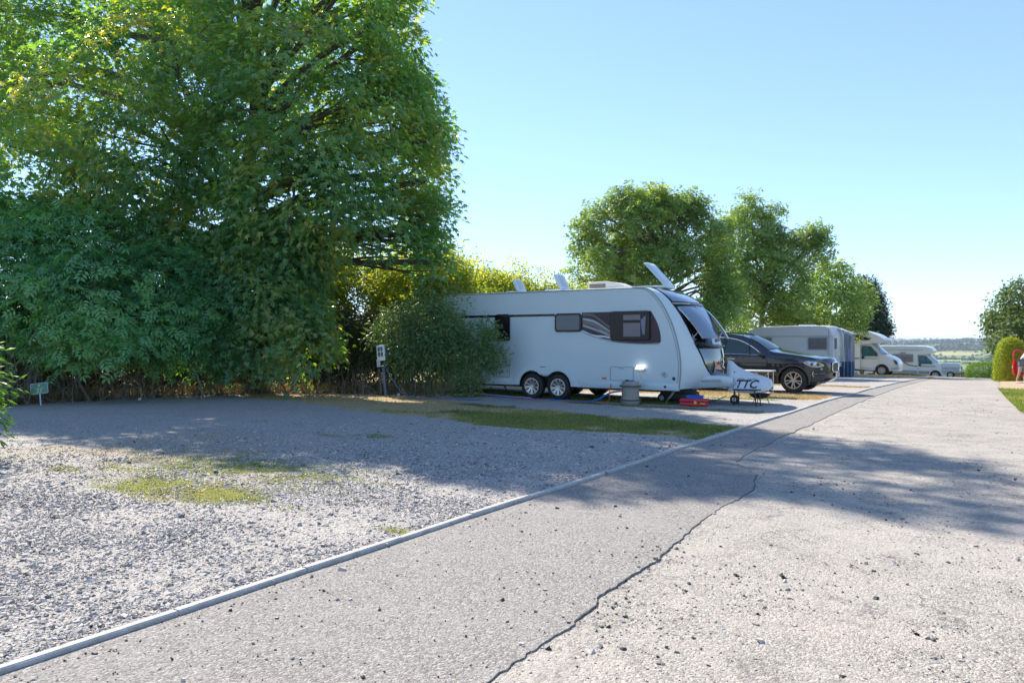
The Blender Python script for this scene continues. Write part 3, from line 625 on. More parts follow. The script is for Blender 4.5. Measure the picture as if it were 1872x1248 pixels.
def crown_pts(lobes, ntw, nl, spread, seed, up=.5, shell=(.72, 1.0), cull=.62, keep_in=.15, squash=.6, ymin=None, droop=.4, zmin=None, thin=None, nrnd=.55, rag=.28, gaps=0, gscale=.75):
    g = np.random.default_rng(seed); L = np.array([(l[0], l[1], l[2], l[3], l[3] if len(l) < 5 else l[4], l[3] if len(l) < 6 else l[5]) for l in lobes], float)
    wt = L[:, 3] * L[:, 4]; wt = wt / wt.sum(); idx = g.choice(len(L), ntw, p=wt); D = nrm(g.normal(size=(ntw, 3)))
    rr = g.uniform(0, 1, ntw) ** .6 * (shell[1] - shell[0]) + shell[0]
    rr *= (1 - rag * .5) + rag * fbm(D[:, 0] * 2.3 + idx * 3.1 + 9, D[:, 2] * 2.3 + D[:, 1] * 1.9 + 7, 1.3, seed)   # ragged outline
    C = L[idx, :3] + D * L[idx, 3:6] * rr[:, None]
    ins = np.zeros(ntw, bool)
    for j in range(len(L)):
        dd = np.linalg.norm((C - L[j, :3]) / L[j, 3:6], axis=1); ins |= (dd < cull) & (idx != j)
    k = ~ins | (g.uniform(0, 1, ntw) < keep_in)
    if zmin is not None: k &= C[:, 2] > zmin + .75 * (fbm(C[:, 0], C[:, 1], 1.1, seed) - .5) * 2
    if thin is not None: k &= g.uniform(0, 1, ntw) < thin(C)
    if gaps: nn_ = fbm(C[:, 0] + C[:, 1] * .7, C[:, 2] * 1.15 - C[:, 1] * .4, gscale, seed + 7); k &= g.uniform(0, 1, ntw) < np.clip((nn_ - .44) * 9 + .5, 1 - gaps, 1)
    C, D = C[k], D[k]; nrmD = nrm(D + np.array([0, 0, up]) + g.normal(0, .35, D.shape))
    n = len(C); a = np.repeat(np.arange(n), nl); o = g.normal(0, 1, (n * nl, 3)) * spread; nn = nrmD[a]; o = o - nn * (o * nn).sum(-1, keepdims=True) * (1 - squash)
    P = C[a] + o; Nn = nrm(nn * .8 + g.normal(0, nrnd, P.shape) + np.array([0, 0, .3])); Tt = nrm(o * 1.2 + D[a] * .6 * spread + np.array([0, 0, -droop * spread * 1.5]) + g.normal(0, .5 * spread, P.shape))
    return P, Nn, Tt, C, g
def limb(mb, a, b, r0, r1, g, n=7, bend=.12, sides=7, sag=0):
    a, b = np.array(a, float), np.array(b, float); L = np.linalg.norm(b - a); pts = []; o1 = g.normal(0, bend * L, 3); o2 = g.normal(0, bend * L * .6, 3)
    for i in range(n + 1):
        u = i / n; p = a + (b - a) * u + o1 * math.sin(math.pi * u) * .5 + o2 * math.sin(2 * math.pi * u) * .4; p[2] += sag * L * math.sin(math.pi * u); pts.append(p)
    mb.tube(pts, [r0 + (r1 - r0) * (i / n) ** .8 for i in range(n + 1)], sides); return pts
def tree(name, label, cat, base, lobes, ntw, nl, spread, size, kind, lmat, trunk_r, fork=None, bark=BARK, seed=1, limbs=None, twigs=3, group=None, top=None, **kw):
    """base = world foot of the trunk; lobes = world ellipsoids (x,y,z,r[,ry,rz])"""
    o = thing(name, label, cat, loc=base, rot=0, group=group); B = np.array(base); g = np.random.default_rng(seed + 50)
    P, Nn, Tt, C, _ = crown_pts(lobes, ntw, nl, spread, seed, **kw)
    leaf_cloud('crown', P - B, Nn, Tt, size * np.random.default_rng(seed).uniform(.65, 1.25, len(P)), kind, lmat, o)
    mb = MB(); Lc = np.array([l[:3] for l in lobes]); cen = Lc.mean(0)
    fork = np.array(fork if fork is not None else (base[0], base[1], base[2] + (cen[2] - base[2]) * .45))
    topp = np.array(top) if top is not None else np.array([cen[0], cen[1], Lc[:, 2].max() - .3])
    main = limb(mb, (0, 0, -.2), fork - B, trunk_r * 1.25, trunk_r * .85, g, bend=.03, sides=12)
    lead = limb(mb, fork - B, topp - B, trunk_r * .85, trunk_r * .1, g, n=12, bend=.06, sides=9)
    order = list(range(len(lobes)))
    for j in order[:limbs] if limbs else order:
        c = Lc[j] - B; r = lobes[j][3]; u = min(max((c[2] - (fork - B)[2]) / max((topp - fork)[2], .1) * .6, 0), .85); st = lead[int(u * 12)] if c[2] > (fork - B)[2] else main[-2]
        d = np.linalg.norm(c - st); r0 = min(trunk_r * .45, .02 + d * .022)
        br = limb(mb, st, c, r0, r0 * .35, g, n=8, bend=.07, sides=6, sag=.06)
        near = np.where(np.linalg.norm(C - B - c, axis=1) < r * 1.15)[0]
        if len(near):
            for q in g.choice(near, min(twigs, len(near)), replace=False): limb(mb, br[g.integers(4, 9)], C[q] - B, r0 * .35, .006, g, n=5, bend=.08, sides=4)
    mb.build('trunk', bark, o)
    return o
def shrub(name, label, cat, base, lobes, ntw, nl, spread, size, kind, lmat, stems=7, sr=.02, bark=BARKG, seed=1, foot=.25, group=None, stemname='stem', twigs=2, **kw):
    o = thing(name, label, cat, loc=base, rot=0, group=group); B = np.array(base); g = np.random.default_rng(seed + 90)
    P, Nn, Tt, C, _ = crown_pts(lobes, ntw, nl, spread, seed, **kw)
    leaf_cloud('foliage', P - B, Nn, Tt, size * np.random.default_rng(seed).uniform(.65, 1.25, len(P)), kind, lmat, o)
    mb = MB()
    for i in range(stems):
        l = lobes[i % len(lobes)]; a = np.array((g.normal(0, foot), g.normal(0, foot), -.1)); b = np.array(l[:3]) - B + g.normal(0, l[3] * .35, 3)
        st = limb(mb, a, b, sr * g.uniform(.7, 1.3), sr * .35, g, n=8, bend=.08, sides=6)
        for q in g.choice(len(C), twigs): 
            if np.linalg.norm(C[q] - B - b) < l[3] * 1.6: limb(mb, st[g.integers(4, 9)], C[q] - B, sr * .4, .004, g, n=5, sides=4)
    mb.build(stemname, bark, o)
    return o
def LP(px, py, Y, r, ry=None, rz=None):     # a clump seen at that bearing, at distance Y
    l = [(px - 936) / 1400 * Y, Y, 1.5 - (py - 622) / 1400 * Y, r]
    if ry is not None: l += [ry, rz if rz is not None else r]
    return tuple(l)
def base_at(px, Y):
    x = (px - 936) / 1400 * Y; t, s = x * V[0] + Y * V[1], x * U[0] + Y * U[1]; return (x, Y, Z(t, s) + (.03 if -21 < t < -3.9 else 0))
SYC = leafmat('sycamore_leaf', [(.045, .125, .08), (.07, .18, .10), (.11, .23, .10), (.28, .28, .11)], trans=.44, rough=.33, tcol=(4.2, 3.4, .5), spec=.9)
ASH = leafmat('ash_leaf', [(.09, .16, .05), (.15, .25, .075), (.22, .33, .10), (.32, .39, .14)], trans=.3, tcol=(2.4, 2.2, .7))
ELD = leafmat('elder_leaf', [(.045, .15, .085), (.075, .23, .11), (.11, .29, .11), (.19, .34, .10)], trans=.3, rough=.36, tcol=(3.2, 2.8, .6), spec=.8)
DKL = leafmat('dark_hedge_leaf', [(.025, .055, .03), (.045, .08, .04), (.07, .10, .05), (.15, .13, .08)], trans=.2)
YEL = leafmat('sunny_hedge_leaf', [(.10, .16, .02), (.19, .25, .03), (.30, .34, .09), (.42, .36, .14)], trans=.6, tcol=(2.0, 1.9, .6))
BUD = leafmat('buddleia_leaf', [(.05, .115, .05), (.085, .17, .07), (.14, .23, .085), (.24, .24, .10)], trans=.25)
GOLD = leafmat('golden_conifer', [(.16, .22, .015), (.26, .33, .02), (.36, .42, .03), (.42, .46, .05)], trans=.25, tcol=(1.6, 1.5, .4))
HGR = leafmat('clipped_hedge', [(.08, .17, .02), (.13, .25, .03), (.17, .31, .05), (.2, .34, .06)], trans=.25, tcol=(1.8, 1.6, .5))
CON = leafmat('conifer_green', [(.018, .045, .03), (.03, .065, .04), (.045, .085, .05)], trans=.1)
FRE = leafmat('bright_leaf', [(.05, .14, .02), (.08, .20, .03), (.13, .27, .05), (.2, .33, .08)], trans=.35, tcol=(2, 1.8, .5))
# --- the big sycamore
syl = [LP(675, 80, 21.5, 1.4), LP(640, 190, 20, 1.9), LP(705, 220, 21.5, 1.4), LP(685, 320, 20.5, 1.6), LP(725, 385, 20.5, 1.3), LP(640, 400, 19.5, 1.5), LP(560, 330, 18.5, 1.9), LP(530, 190, 18.5, 2.0),
       LP(570, 60, 19.5, 2.1), LP(430, 10, 20, 1.9), LP(420, 280, 19.0, 1.2), LP(310, 110, 18.5, 1.8), LP(280, 290, 19.5, 1.7), LP(190, 210, 19.5, 2.0), LP(180, 60, 24.5, 2.3), LP(80, 140, 23.5, 2.1), LP(60, 280, 19.5, 1.7),
       LP(150, 320, 20, 1.3), LP(500, 430, 19, 1.3), LP(700, 422, 20, .9), LP(760, 430, 20.5, .8), LP(370, 400, 19.5, 1.0), LP(-60, 180, 24, 2.2), LP(-80, 20, 24.5, 2.4), LP(40, 30, 25, 2.0), LP(600, 450, 19.5, .7), LP(740, 442, 20, .6),
       LP(540, -80, 21, 1.6), LP(430, -100, 20.5, 1.9), LP(290, -60, 24, 2.2), LP(140, -70, 25, 2.1), LP(480, -185, 21.5, 1.7), LP(360, -170, 24.5, 1.9), LP(650, -50, 21, 1.6), LP(590, -160, 21, 1.8), LP(560, -270, 21, 1.5), LP(710, -70, 21, 1.1), LP(775, 260, 21, .65), LP(765, 170, 21.5, .65), LP(725, 30, 21.5, .7),
       LP(600, 150, 24, 1.9), LP(480, 60, 25, 2.2),  LP(790, 480, 20.2, .45), LP(778, 330, 21, .55), LP(768, 395, 21, .55), LP(772, 250, 23, .85), LP(765, 330, 23, .9), LP(742, 180, 23, .9), LP(780, 400, 22.4, .65), LP(775, 450, 21.5, .4)]
sb = base_at(425, 21.6)
tree('sycamore_tree', 'huge dark green sycamore with bunched seeds overhanging the gravel, tallest tree in view', 'tree', sb, syl, 6900, 25, .25, .21, 'maple', SYC, .34,
     fork=(sb[0] - .1, sb[1], 3.6), top=(sb[0] + .3, sb[1] + .4, 12.5), bark=BARK, seed=3, twigs=5, cull=.7, keep_in=.05, up=1.1, shell=(.72, 1.03), droop=.5, squash=.32, nrnd=.38, gaps=.9, gscale=.62, thin=lambda C: np.where((C[:, 0] / C[:, 1] < -.47) & (C[:, 2] > 6), .6, 1.0))
_sy = bpy.data.objects['sycamore_tree']; g = np.random.default_rng(77)
P, Nn, Tt, C, _ = crown_pts(syl, 900, 24, .085, 31, shell=(.93, 1.04), cull=.9, keep_in=0, up=0, squash=1.0, droop=1.5)
k_ = nz(C[:, 0], C[:, 2], .9, 4) > .45; k2 = np.repeat(k_, 24)
leaf_cloud('seed_bunches', P[k2] - np.array(sb), Nn[k2], Tt[k2], .055, 'quad', leafmat('sycamore_seeds', [(.16, .17, .06), (.28, .25, .10), (.40, .30, .14)], trans=.35, tcol=(1.6, 1.4, .8)), _sy)
# --- trees further down the lane
def mk_lobes(px0, py0, px1, py1, Y, n, r, seed, prof, dy=2.5):
    g = random.Random(seed); out = []
    for i in range(n):
        v = (i + g.random()) / n; py = py0 + (py1 - py0) * v; a, b = prof(v); px = px0 + (px1 - px0) * g.uniform(a, b); out.append(LP(px, py, Y + g.uniform(-dy, dy), r * g.uniform(.7, 1.25)))
    return out
ashl = mk_lobes(1058, 368, 1335, 590, 40, 34, 1.15, 4, lambda v: (max(.5 - v * 1.25, .03), min(.55 + v * 1.3, .97)))
_o = random.Random(5)
ashl = [l[:3] + (l[3] * .72,) for l in ashl] + [LP(1193 + 138 * math.cos(a) * _o.uniform(.85, 1.08), 480 - 122 * math.sin(a) * _o.uniform(.85, 1.06), 40 + _o.uniform(-1, 1), _o.uniform(.35, .7)) for a in np.linspace(-.4, 3.4, 26)]
tree('ash_tree', 'rounded light green ash tree rising behind the open roof hatch of the big caravan', 'tree', base_at(1215, 40), ashl, 1550, 15, .24, .38, 'compf', ASH, .2, bark=BARKG, seed=8, twigs=6, keep_in=.3, gaps=.92, gscale=1.0, rag=.8, shell=(.5, 1.08), cull=.55, up=1.0, squash=.4, nrnd=.45, group='trees along the far end of the lane')
a2 = [LP(1375, 372, 47, .9), LP(1360, 400, 47, 1.3), LP(1340, 440, 46, 1.5), LP(1395, 430, 47, 1.2), LP(1412, 385, 47, .6), LP(1420, 455, 47, 1.3), LP(1380, 490, 46, 1.5), LP(1450, 460, 47, .9), LP(1480, 430, 47, .8), LP(1500, 445, 47, .75), LP(1490, 480, 47, 1.0),
      LP(1440, 510, 46, 1.5), LP(1340, 510, 46, 1.3), LP(1330, 550, 46, 1.2), LP(1400, 545, 47, 1.4), LP(1460, 560, 46, 1.3), LP(1360, 585, 45, .8), LP(1430, 590, 47, .9), LP(1495, 420, 47, .45), LP(1315, 460, 47, 1.1)]
tree('ash_tree', 'open crowned ash tree with gaps and bare twigs, standing behind the dark car', 'tree', base_at(1392, 47), [l[:3] + (l[3] * .82,) for l in a2], 950, 15, .25, .38, 'compf', ASH, .18, bark=BARKG, seed=12, twigs=8, keep_in=.3, gaps=.95, gscale=1.0, rag=.8, shell=(.5, 1.08), cull=.5, up=1.0, squash=.4, nrnd=.45, group='trees along the far end of the lane')
a3 = [LP(1500, 520, 50, 1.2), LP(1530, 510, 50, 1.1), LP(1470, 560, 49, 1.5), LP(1520, 560, 49, 1.7), LP(1555, 535, 50, 1.1), LP(1550, 580, 49, 1.3), LP(1500, 590, 48, 1.2), LP(1575, 560, 50, .7), LP(1440, 590, 48, 1.2)]
tree('field_maple_tree', 'low rounded yellow green tree right behind the older caravan roof', 'tree', base_at(1510, 50), a3, 850, 17, .26, .28, 'simple', ASH, .16, bark=BARKG, gaps=.85, gscale=1.0, rag=.7, shell=(.55, 1.05), seed=14, twigs=4, group='trees along the far end of the lane')
cl = [LP(1580, 520 + i * 17, 64, 1.1 + i * .22, 1.0 + i * .2, .5) for i in range(6)] + [LP(1604, 572, 64, .8, .7, .3), LP(1600, 595, 64, 1.2, 1, .35), LP(1596, 545, 64, .9, .8, .3)]
tree('cypress_tree', 'dark blue green layered conifer above the motorhome with the rounded overcab', 'tree', base_at(1575, 64), cl, 1300, 14, .30, .26, 'lanceq', CON, .18, bark=BARK, seed=16, twigs=1, up=.1, squash=.35, group='trees along the far end of the lane')
rt = [LP(1880, 545, 42, 1.1), LP(1850, 560, 42, 1.1), LP(1900, 580, 42, 1.6), LP(1840, 590, 42, 1.1), LP(1860, 610, 41, 1.2), LP(1835, 620, 42, .8), LP(1930, 560, 42, 1.6), LP(1950, 620, 42, 1.7), LP(1890, 640, 41, 1.2), LP(1818, 590, 42, .45), LP(1860, 533, 42, .5)]
tree('maple_tree', 'full bushy green tree at the right edge behind the golden conifer', 'tree', base_at(1905, 42), rt, 1500, 20, .24, .21, 'maple', leafmat('maple_leaf', [(.04, .09, .035), (.07, .13, .045), (.11, .18, .06), (.16, .23, .09)], trans=.25), .2, seed=18, twigs=3, gaps=.8, gscale=.9)
# --- hedge plants along the left side
shrub('elder_bush', 'broad mid green elder bush with divided leaves, filling the left edge of the hedge', 'bush', base_at(60, 18.5),
      [LP(40, 600, 17.8, 1.1), LP(100, 560, 17.5, 1.2), LP(190, 540, 17.3, 1.3), LP(60, 500, 18.2, 1.3), LP(150, 470, 18.6, 1.3), LP(250, 600, 17.5, 1.05), LP(20, 450, 19, 1.3), LP(90, 435, 19.5, .9), LP(-40, 560, 18.3, 1.4), LP(170, 600, 17.2, 1.0), LP(150, 430, 19.6, .6), (-17.0, 19.0, 3.6, 1.7), (-14.5, 16.8, 1.6, 1.0)],
      2000, 11, .22, .32, 'comp', ELD, gaps=.75, gscale=.9, stems=12, sr=.035, seed=21, foot=1.2, cull=.6, droop=.5, up=1.0, squash=.35, nrnd=.4, zmin=1.3, group='bushes of the left hedge')
shrub('elder_bush', 'rounded elder bush with drooping divided leaves, just left of the sycamore trunk', 'bush', base_at(330, 19.6),
      [LP(330, 520, 19.2, 1.1), LP(290, 470, 19.6, 1.0), LP(360, 580, 18.8, 1.0), LP(300, 590, 18.6, 1.0), LP(370, 500, 19.4, .9), LP(340, 640, 18.6, .7), LP(240, 500, 19.3, 1.0), LP(230, 440, 19.8, .75), LP(390, 480, 19.8, .7)],
      1500, 11, .21, .31, 'comp', ELD, gaps=.75, gscale=.9, stems=8, sr=.03, seed=22, foot=.7, droop=.5, up=1.0, squash=.35, nrnd=.4, zmin=.95, group='bushes of the left hedge')
shrub('sycamore_scrub', 'dense dark broad leaved scrub at the foot of the sycamore, left of the power post', 'bush', base_at(500, 20.2),
      [LP(440, 560, 19.4, 1.15), LP(500, 530, 19.2, 1.3), LP(535, 560, 19.4, 1.0), LP(470, 630, 18.9, 1.0), LP(540, 630, 18.9, 1.0), LP(430, 500, 19.6, 1.1), LP(520, 470, 19.6, 1.1), LP(570, 645, 19.5, .6), LP(420, 640, 19, .7), LP(530, 505, 20, .8), LP(500, 670, 19.0, .5)],
      2000, 12, .22, .20, 'maple', SYC, gaps=.75, gscale=.9, stems=7, sr=.03, seed=23, foot=.7, droop=.8, up=.8, squash=.4, nrnd=.4, zmin=.8, bark=BARK, group='bushes of the left hedge')
def hedge_bush(px, pyt, Y, wr, lbl, m, kind, size, seed, ntw=420, **kw):
    b = base_at(px, Y); top = 1.5 - (pyt - 622) / 1400 * Y; g = random.Random(seed); L = []
    for q in range(9):
        z = b[2] + (top - b[2]) * (.15 + .8 * (q // 3) / 2.35); L.append((b[0] + g.uniform(-wr, wr) * .7, Y + g.uniform(-.6, .5), z, wr * .55, wr * .5, (top - b[2]) * .22))
    L.append((b[0], Y, top - .45, wr * .5, wr * .5, .45))
    return shrub('hawthorn_hedge', lbl, 'hedge bush', b, L, ntw, 12, .17, size, kind, m, stems=9, sr=.022, seed=seed, foot=wr * .45, twigs=3, **kw)
HG = 'bushes of the left hedge'
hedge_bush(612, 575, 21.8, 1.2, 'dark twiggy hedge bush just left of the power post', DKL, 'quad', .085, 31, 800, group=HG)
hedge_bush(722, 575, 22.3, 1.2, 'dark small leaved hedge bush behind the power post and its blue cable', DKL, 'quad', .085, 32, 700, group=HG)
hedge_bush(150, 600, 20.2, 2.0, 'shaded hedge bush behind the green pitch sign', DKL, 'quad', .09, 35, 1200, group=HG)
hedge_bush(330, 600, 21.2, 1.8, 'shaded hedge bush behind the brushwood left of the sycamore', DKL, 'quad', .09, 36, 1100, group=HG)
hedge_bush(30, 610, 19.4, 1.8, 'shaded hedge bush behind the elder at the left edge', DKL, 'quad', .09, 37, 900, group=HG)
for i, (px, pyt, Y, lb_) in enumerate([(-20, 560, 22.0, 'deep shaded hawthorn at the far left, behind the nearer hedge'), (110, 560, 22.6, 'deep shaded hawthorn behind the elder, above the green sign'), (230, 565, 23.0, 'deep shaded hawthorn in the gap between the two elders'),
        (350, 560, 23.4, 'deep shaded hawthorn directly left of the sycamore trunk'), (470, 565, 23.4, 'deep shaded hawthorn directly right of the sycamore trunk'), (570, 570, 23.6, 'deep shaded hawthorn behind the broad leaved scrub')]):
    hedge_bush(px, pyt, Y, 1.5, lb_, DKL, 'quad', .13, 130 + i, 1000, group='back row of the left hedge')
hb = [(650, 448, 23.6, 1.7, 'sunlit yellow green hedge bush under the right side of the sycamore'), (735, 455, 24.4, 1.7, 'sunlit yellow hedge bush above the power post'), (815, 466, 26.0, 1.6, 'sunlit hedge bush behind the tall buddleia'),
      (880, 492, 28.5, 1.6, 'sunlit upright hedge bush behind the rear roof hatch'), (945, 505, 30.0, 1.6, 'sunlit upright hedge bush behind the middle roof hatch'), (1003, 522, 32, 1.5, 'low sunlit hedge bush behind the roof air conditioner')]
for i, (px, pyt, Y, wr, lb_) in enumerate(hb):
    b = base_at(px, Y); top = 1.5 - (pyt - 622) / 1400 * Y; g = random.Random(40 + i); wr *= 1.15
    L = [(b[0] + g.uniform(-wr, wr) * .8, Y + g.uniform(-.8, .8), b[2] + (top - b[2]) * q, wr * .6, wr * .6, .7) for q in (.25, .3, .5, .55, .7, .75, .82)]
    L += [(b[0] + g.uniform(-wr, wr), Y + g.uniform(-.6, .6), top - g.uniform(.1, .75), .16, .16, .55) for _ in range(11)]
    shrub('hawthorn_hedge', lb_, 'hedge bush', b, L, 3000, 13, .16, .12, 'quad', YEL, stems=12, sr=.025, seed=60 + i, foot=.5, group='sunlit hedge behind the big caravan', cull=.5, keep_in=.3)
for i, (px, pyt, Y, lb_) in enumerate([(1345, 580, 43, 'small dark bush behind the car roof'), (1300, 560, 40, 'low green bush behind the nose of the big caravan')]):
    hedge_bush(px, pyt, Y, 1.6, lb_, ASH, 'quad', .14, 70 + i, 500, group='bushes behind the parked car')
# --- buddleia and small shrub in front of the caravan's rear
bb = base_at(778, 19.9)
bl = [LP(790, 605, 19.9, .56), LP(740, 612, 20, .5), LP(808, 588, 19.9, .46), LP(772, 578, 20, .46), LP(815, 605, 19.8, .42), LP(750, 640, 19.9, .5), LP(800, 640, 19.8, .5), LP(722, 590, 20.2, .38), LP(706, 615, 20.4, .36), LP(790, 670, 19.9, .35), LP(735, 670, 20.1, .35)]
bl += [LP(x, y, 20, .09, .09, .22) for x, y in ((775, 535), (800, 533), (815, 540), (757, 540), (835, 548), (785, 528), (737, 548), (845, 560))]
shrub('buddleia_bush', 'tall buddleia with several grey stems, standing right of the power post', 'bush', bb, bl, 820, 12, .15, .16, 'lance', BUD, stems=8, sr=.035, seed=81, foot=.16, droop=.5, keep_in=.3, twigs=4)
sb2 = base_at(858, 19.55)
shrub('privet_bush', 'small loose shrub in front of the rear half of the white caravan', 'bush', sb2,
      [LP(870, 620, 19.5, .42), LP(900, 630, 19.4, .32), LP(845, 640, 19.6, .36), LP(880, 660, 19.5, .36), LP(850, 680, 19.5, .28), LP(890, 600, 19.4, .26), LP(905, 655, 19.4, .26), LP(860, 700, 19.6, .3), LP(845, 712, 19.6, .25)],
      440, 12, .11, .085, 'quad', BUD, stems=6, sr=.016, seed=83, foot=.07, keep_in=.4, cull=.45, twigs=3)
lbp = base_at(-45, 9.3)
shrub('laurel_bush', 'bright green leafy bush cut off by the left edge of the picture, nearest plant', 'bush', lbp,
      [(-6.68, 9.2, .98, .45), (-6.68, 9.2, .65, .42), (-6.75, 9.3, 1.15, .38), (-7.2, 9.5, .8, .6), (-6.65, 9.25, .45, .3)], 330, 10, .12, .13, 'lance', FRE, stems=6, sr=.014, seed=85, foot=.15)
# --- right side: golden conifer, clipped hedge
def clipped(name, label, cat, t, s, tr, sr, h, m, size, seed, n=9000, kind='lanceq', sq=2.6, hw=None):
    g = np.random.default_rng(seed); b = np.array(W(t, s, Z(t, s))); o = thing(name, label, cat, loc=tuple(b), rot=ROT)
    D = nrm(g.normal(size=(n, 3))); D[:, 2] = np.abs(D[:, 2]) * 1.0 - .05; sc_ = (np.abs(D[:, 0]) ** sq + np.abs(D[:, 1]) ** sq + np.abs(D[:, 2]) ** sq) ** (-1 / sq)
    Q = D * sc_[:, None] * g.uniform(.86, 1.02, n)[:, None]; Q *= 1 + .06 * (fbm(Q[:, 0] * 4 + 5, Q[:, 2] * 4 + Q[:, 1] * 3 + 5, 1.2, seed)[:, None] - .5)
    P = Q * np.array([tr, sr, h]); P[:, 2] = np.maximum(P[:, 2], .05)
    leaf_cloud('foliage', P, nrm(D + g.normal(0, .6, D.shape)), nrm(D * .4 + np.array([0, 0, .7]) + g.normal(0, .35, D.shape)), size * g.uniform(.6, 1.3, n), kind, m, o)
    mb = MB(); 
    for i in range(5): limb(mb, (g.normal(0, tr * .2), g.normal(0, sr * .2), -.1), (g.normal(0, tr * .4), g.normal(0, sr * .4), h * .7), .03, .01, g, n=5)
    mb.build('stem', BARK, o); return o
t_, s_ = (1850 - 936) / 1400 * 34.5 * V[0] + 34.5 * V[1], (1850 - 936) / 1400 * 34.5 * U[0] + 34.5 * U[1]
clipped('golden_conifer', 'rounded golden yellow clipped conifer beside the open red car door', 'conifer', t_ - .04, s_, .68, .68, 1.95, GOLD, .10, 91, 15000)
t_, s_ = (1808 - 936) / 1400 * 46 * V[0] + 46 * V[1], (1808 - 936) / 1400 * 46 * U[0] + 46 * U[1]
clipped('clipped_hedge', 'low bright green clipped hedge at the end of the lane, left of the golden conifer', 'hedge', t_ + .35, s_, 1.55, .9, .98, HGR, .10, 92, 12000, sq=4)
t_, s_ = (1738 - 936) / 1400 * 78 * V[0] + 78 * V[1], (1738 - 936) / 1400 * 78 * U[0] + 78 * U[1]
clipped('boundary_hedge', 'long dark green hedge behind the white trailer at the end of the site', 'hedge', t_, s_ + 1, 8.5, 1.2, 1.6, leafmat('boundary_leaf', [(.04, .10, .02), (.07, .15, .03), (.10, .19, .04)]), .2, 93, 9000, sq=6)

# --- far woods and hedgerows in the valley: clumps of foliage faces, one mass
g = np.random.default_rng(101); Pc = []
def addw(t, s, r): Pc.append(np.stack([t, s, r], -1))
n = 5200; s = g.uniform(4050, 5150, n); t = g.uniform(-1300, 300, n); k_ = fbm(t + 3000, s, .004, 103) > .33; addw(t[k_], s[k_], g.uniform(7, 12, k_.sum()))
for i in range(34):
    s0 = 1150 * (3900 / 1150) ** g.uniform(0, 1); t0 = g.uniform(-.22, .05) * s0; L = g.uniform(60, 260) * s0 / 1800; a = g.choice([0.12, -.25, .2, 1.3]) + g.normal(0, .08); q = np.arange(0, L, 5.5); k2 = fbm(q + i * 77, q * 0, .02, 5) > .38
    q = q[k2]; addw(t0 + q * math.cos(a) * (1 if a < 1 else .5), s0 + q * math.sin(a), g.uniform(2.2, 4.6, len(q)))
n = 420; s = 1100 * (3950 / 1100) ** g.uniform(0, 1, n); t = g.uniform(-.24, .06, n) * s; addw(t, s, g.uniform(3, 7, n))
n = 700; s = g.uniform(6500, 11000, n); t = g.uniform(-.26, .06, n) * s; addw(t, s, g.uniform(9, 18, n))
A = np.concatenate(Pc); nl = 26; n = len(A); zz = zf(A[:, 0], A[:, 1]); C = np.stack([A[:, 0] * V[0] + A[:, 1] * U[0], A[:, 0] * V[1] + A[:, 1] * U[1], zz + A[:, 2] * .75], -1)
D = nrm(g.normal(size=(n, nl, 3))); P = C[:, None] + D * A[:, 2][:, None, None] * np.array([1, 1, .85]) * g.uniform(.75, 1.05, (n, nl, 1))
leaf_cloud('distant_woods', P.reshape(-1, 3), (D + g.normal(0, .3, D.shape)).reshape(-1, 3), nrm(g.normal(size=(n * nl, 3))), np.repeat(A[:, 2] * .95, nl), 'round', leafmat('wood_canopy', [(.02, .05, .022), (.035, .07, .028), (.055, .09, .03)], trans=0))['kind'] = 'stuff'

# --- brushwood, stalks and leaf litter under the hedge
g = np.random.default_rng(111); mb = MB()
def hedge_line(u):                    # along the hedge foot, left edge of the picture to the caravan
    pts = [(-60, 749), (0, 741), (200, 730), (400, 722), (520, 719), (640, 718), (700, 717), (800, 722)]; x = np.interp(u, np.linspace(0, 1, len(pts)), [p[0] for p in pts]); y = np.interp(u, np.linspace(0, 1, len(pts)), [p[1] for p in pts]); return G(x, y, .13)
for i in range(520):
    u = g.uniform(0, .95); t, s = hedge_line(u); q0 = g.uniform(-.5, 1.0); t -= q0 * .85; s += q0 * .4; L = g.uniform(.25, 1.25) * (1.3 if u < .6 else .9); a = g.uniform(0, 6.28); q = g.choice([.25, .5, 1.1], p=[.3, .3, .4])
    x, y, z = W(t, s, Z(t, s)); d = np.array([math.cos(a) * (1.2 - q), math.sin(a) * (1.2 - q), q]); d /= np.linalg.norm(d)
    limb(mb, (x, y, z), np.array((x, y, z)) + d * L, g.uniform(.004, .013), .003, g, n=5, bend=.14, sides=4, sag=.1 * (1.2 - q))
mb.build('brushwood', mat('dead_wood', (.30, .25, .20), .9, var=.55, scale=4))['kind'] = 'stuff'
n = 9000; u = g.uniform(0, 1, n); q = np.array([hedge_line(a) for a in u]); T = q[:, 0] - g.exponential(.5, n) * .85 + g.normal(0, .12, n); S = q[:, 1] + g.exponential(.5, n) * .4
P = np.stack([T * V[0] + S * U[0], T * V[1] + S * U[1], zf(T, S) + .04 + g.uniform(0, .05, n)], -1)
leaf_cloud('leaf_litter', P, np.array([0, 0, 1.0]) + g.normal(0, .5, (n, 3)), g.normal(size=(n, 3)), g.uniform(.03, .10, n), 'simple', leafmat('dead_leaf', [(.10, .07, .05), (.18, .13, .09), (.28, .22, .16), (.42, .37, .30)], trans=.1))['kind'] = 'stuff'
n = 7000; u = g.uniform(0, 1, n); q = np.array([hedge_line(a) for a in u]); T = q[:, 0] - g.exponential(.45, n) * .85; S = q[:, 1] + g.exponential(.45, n) * .4
blades('hedge_bottom_grass', T, S, g.uniform(.08, .38, n), leafmat('rank_grass', [(.06, .07, .03), (.12, .11, .05), (.2, .17, .09), (.09, .13, .04)], trans=.25), zoff=.02, wd=.012, seed=113)
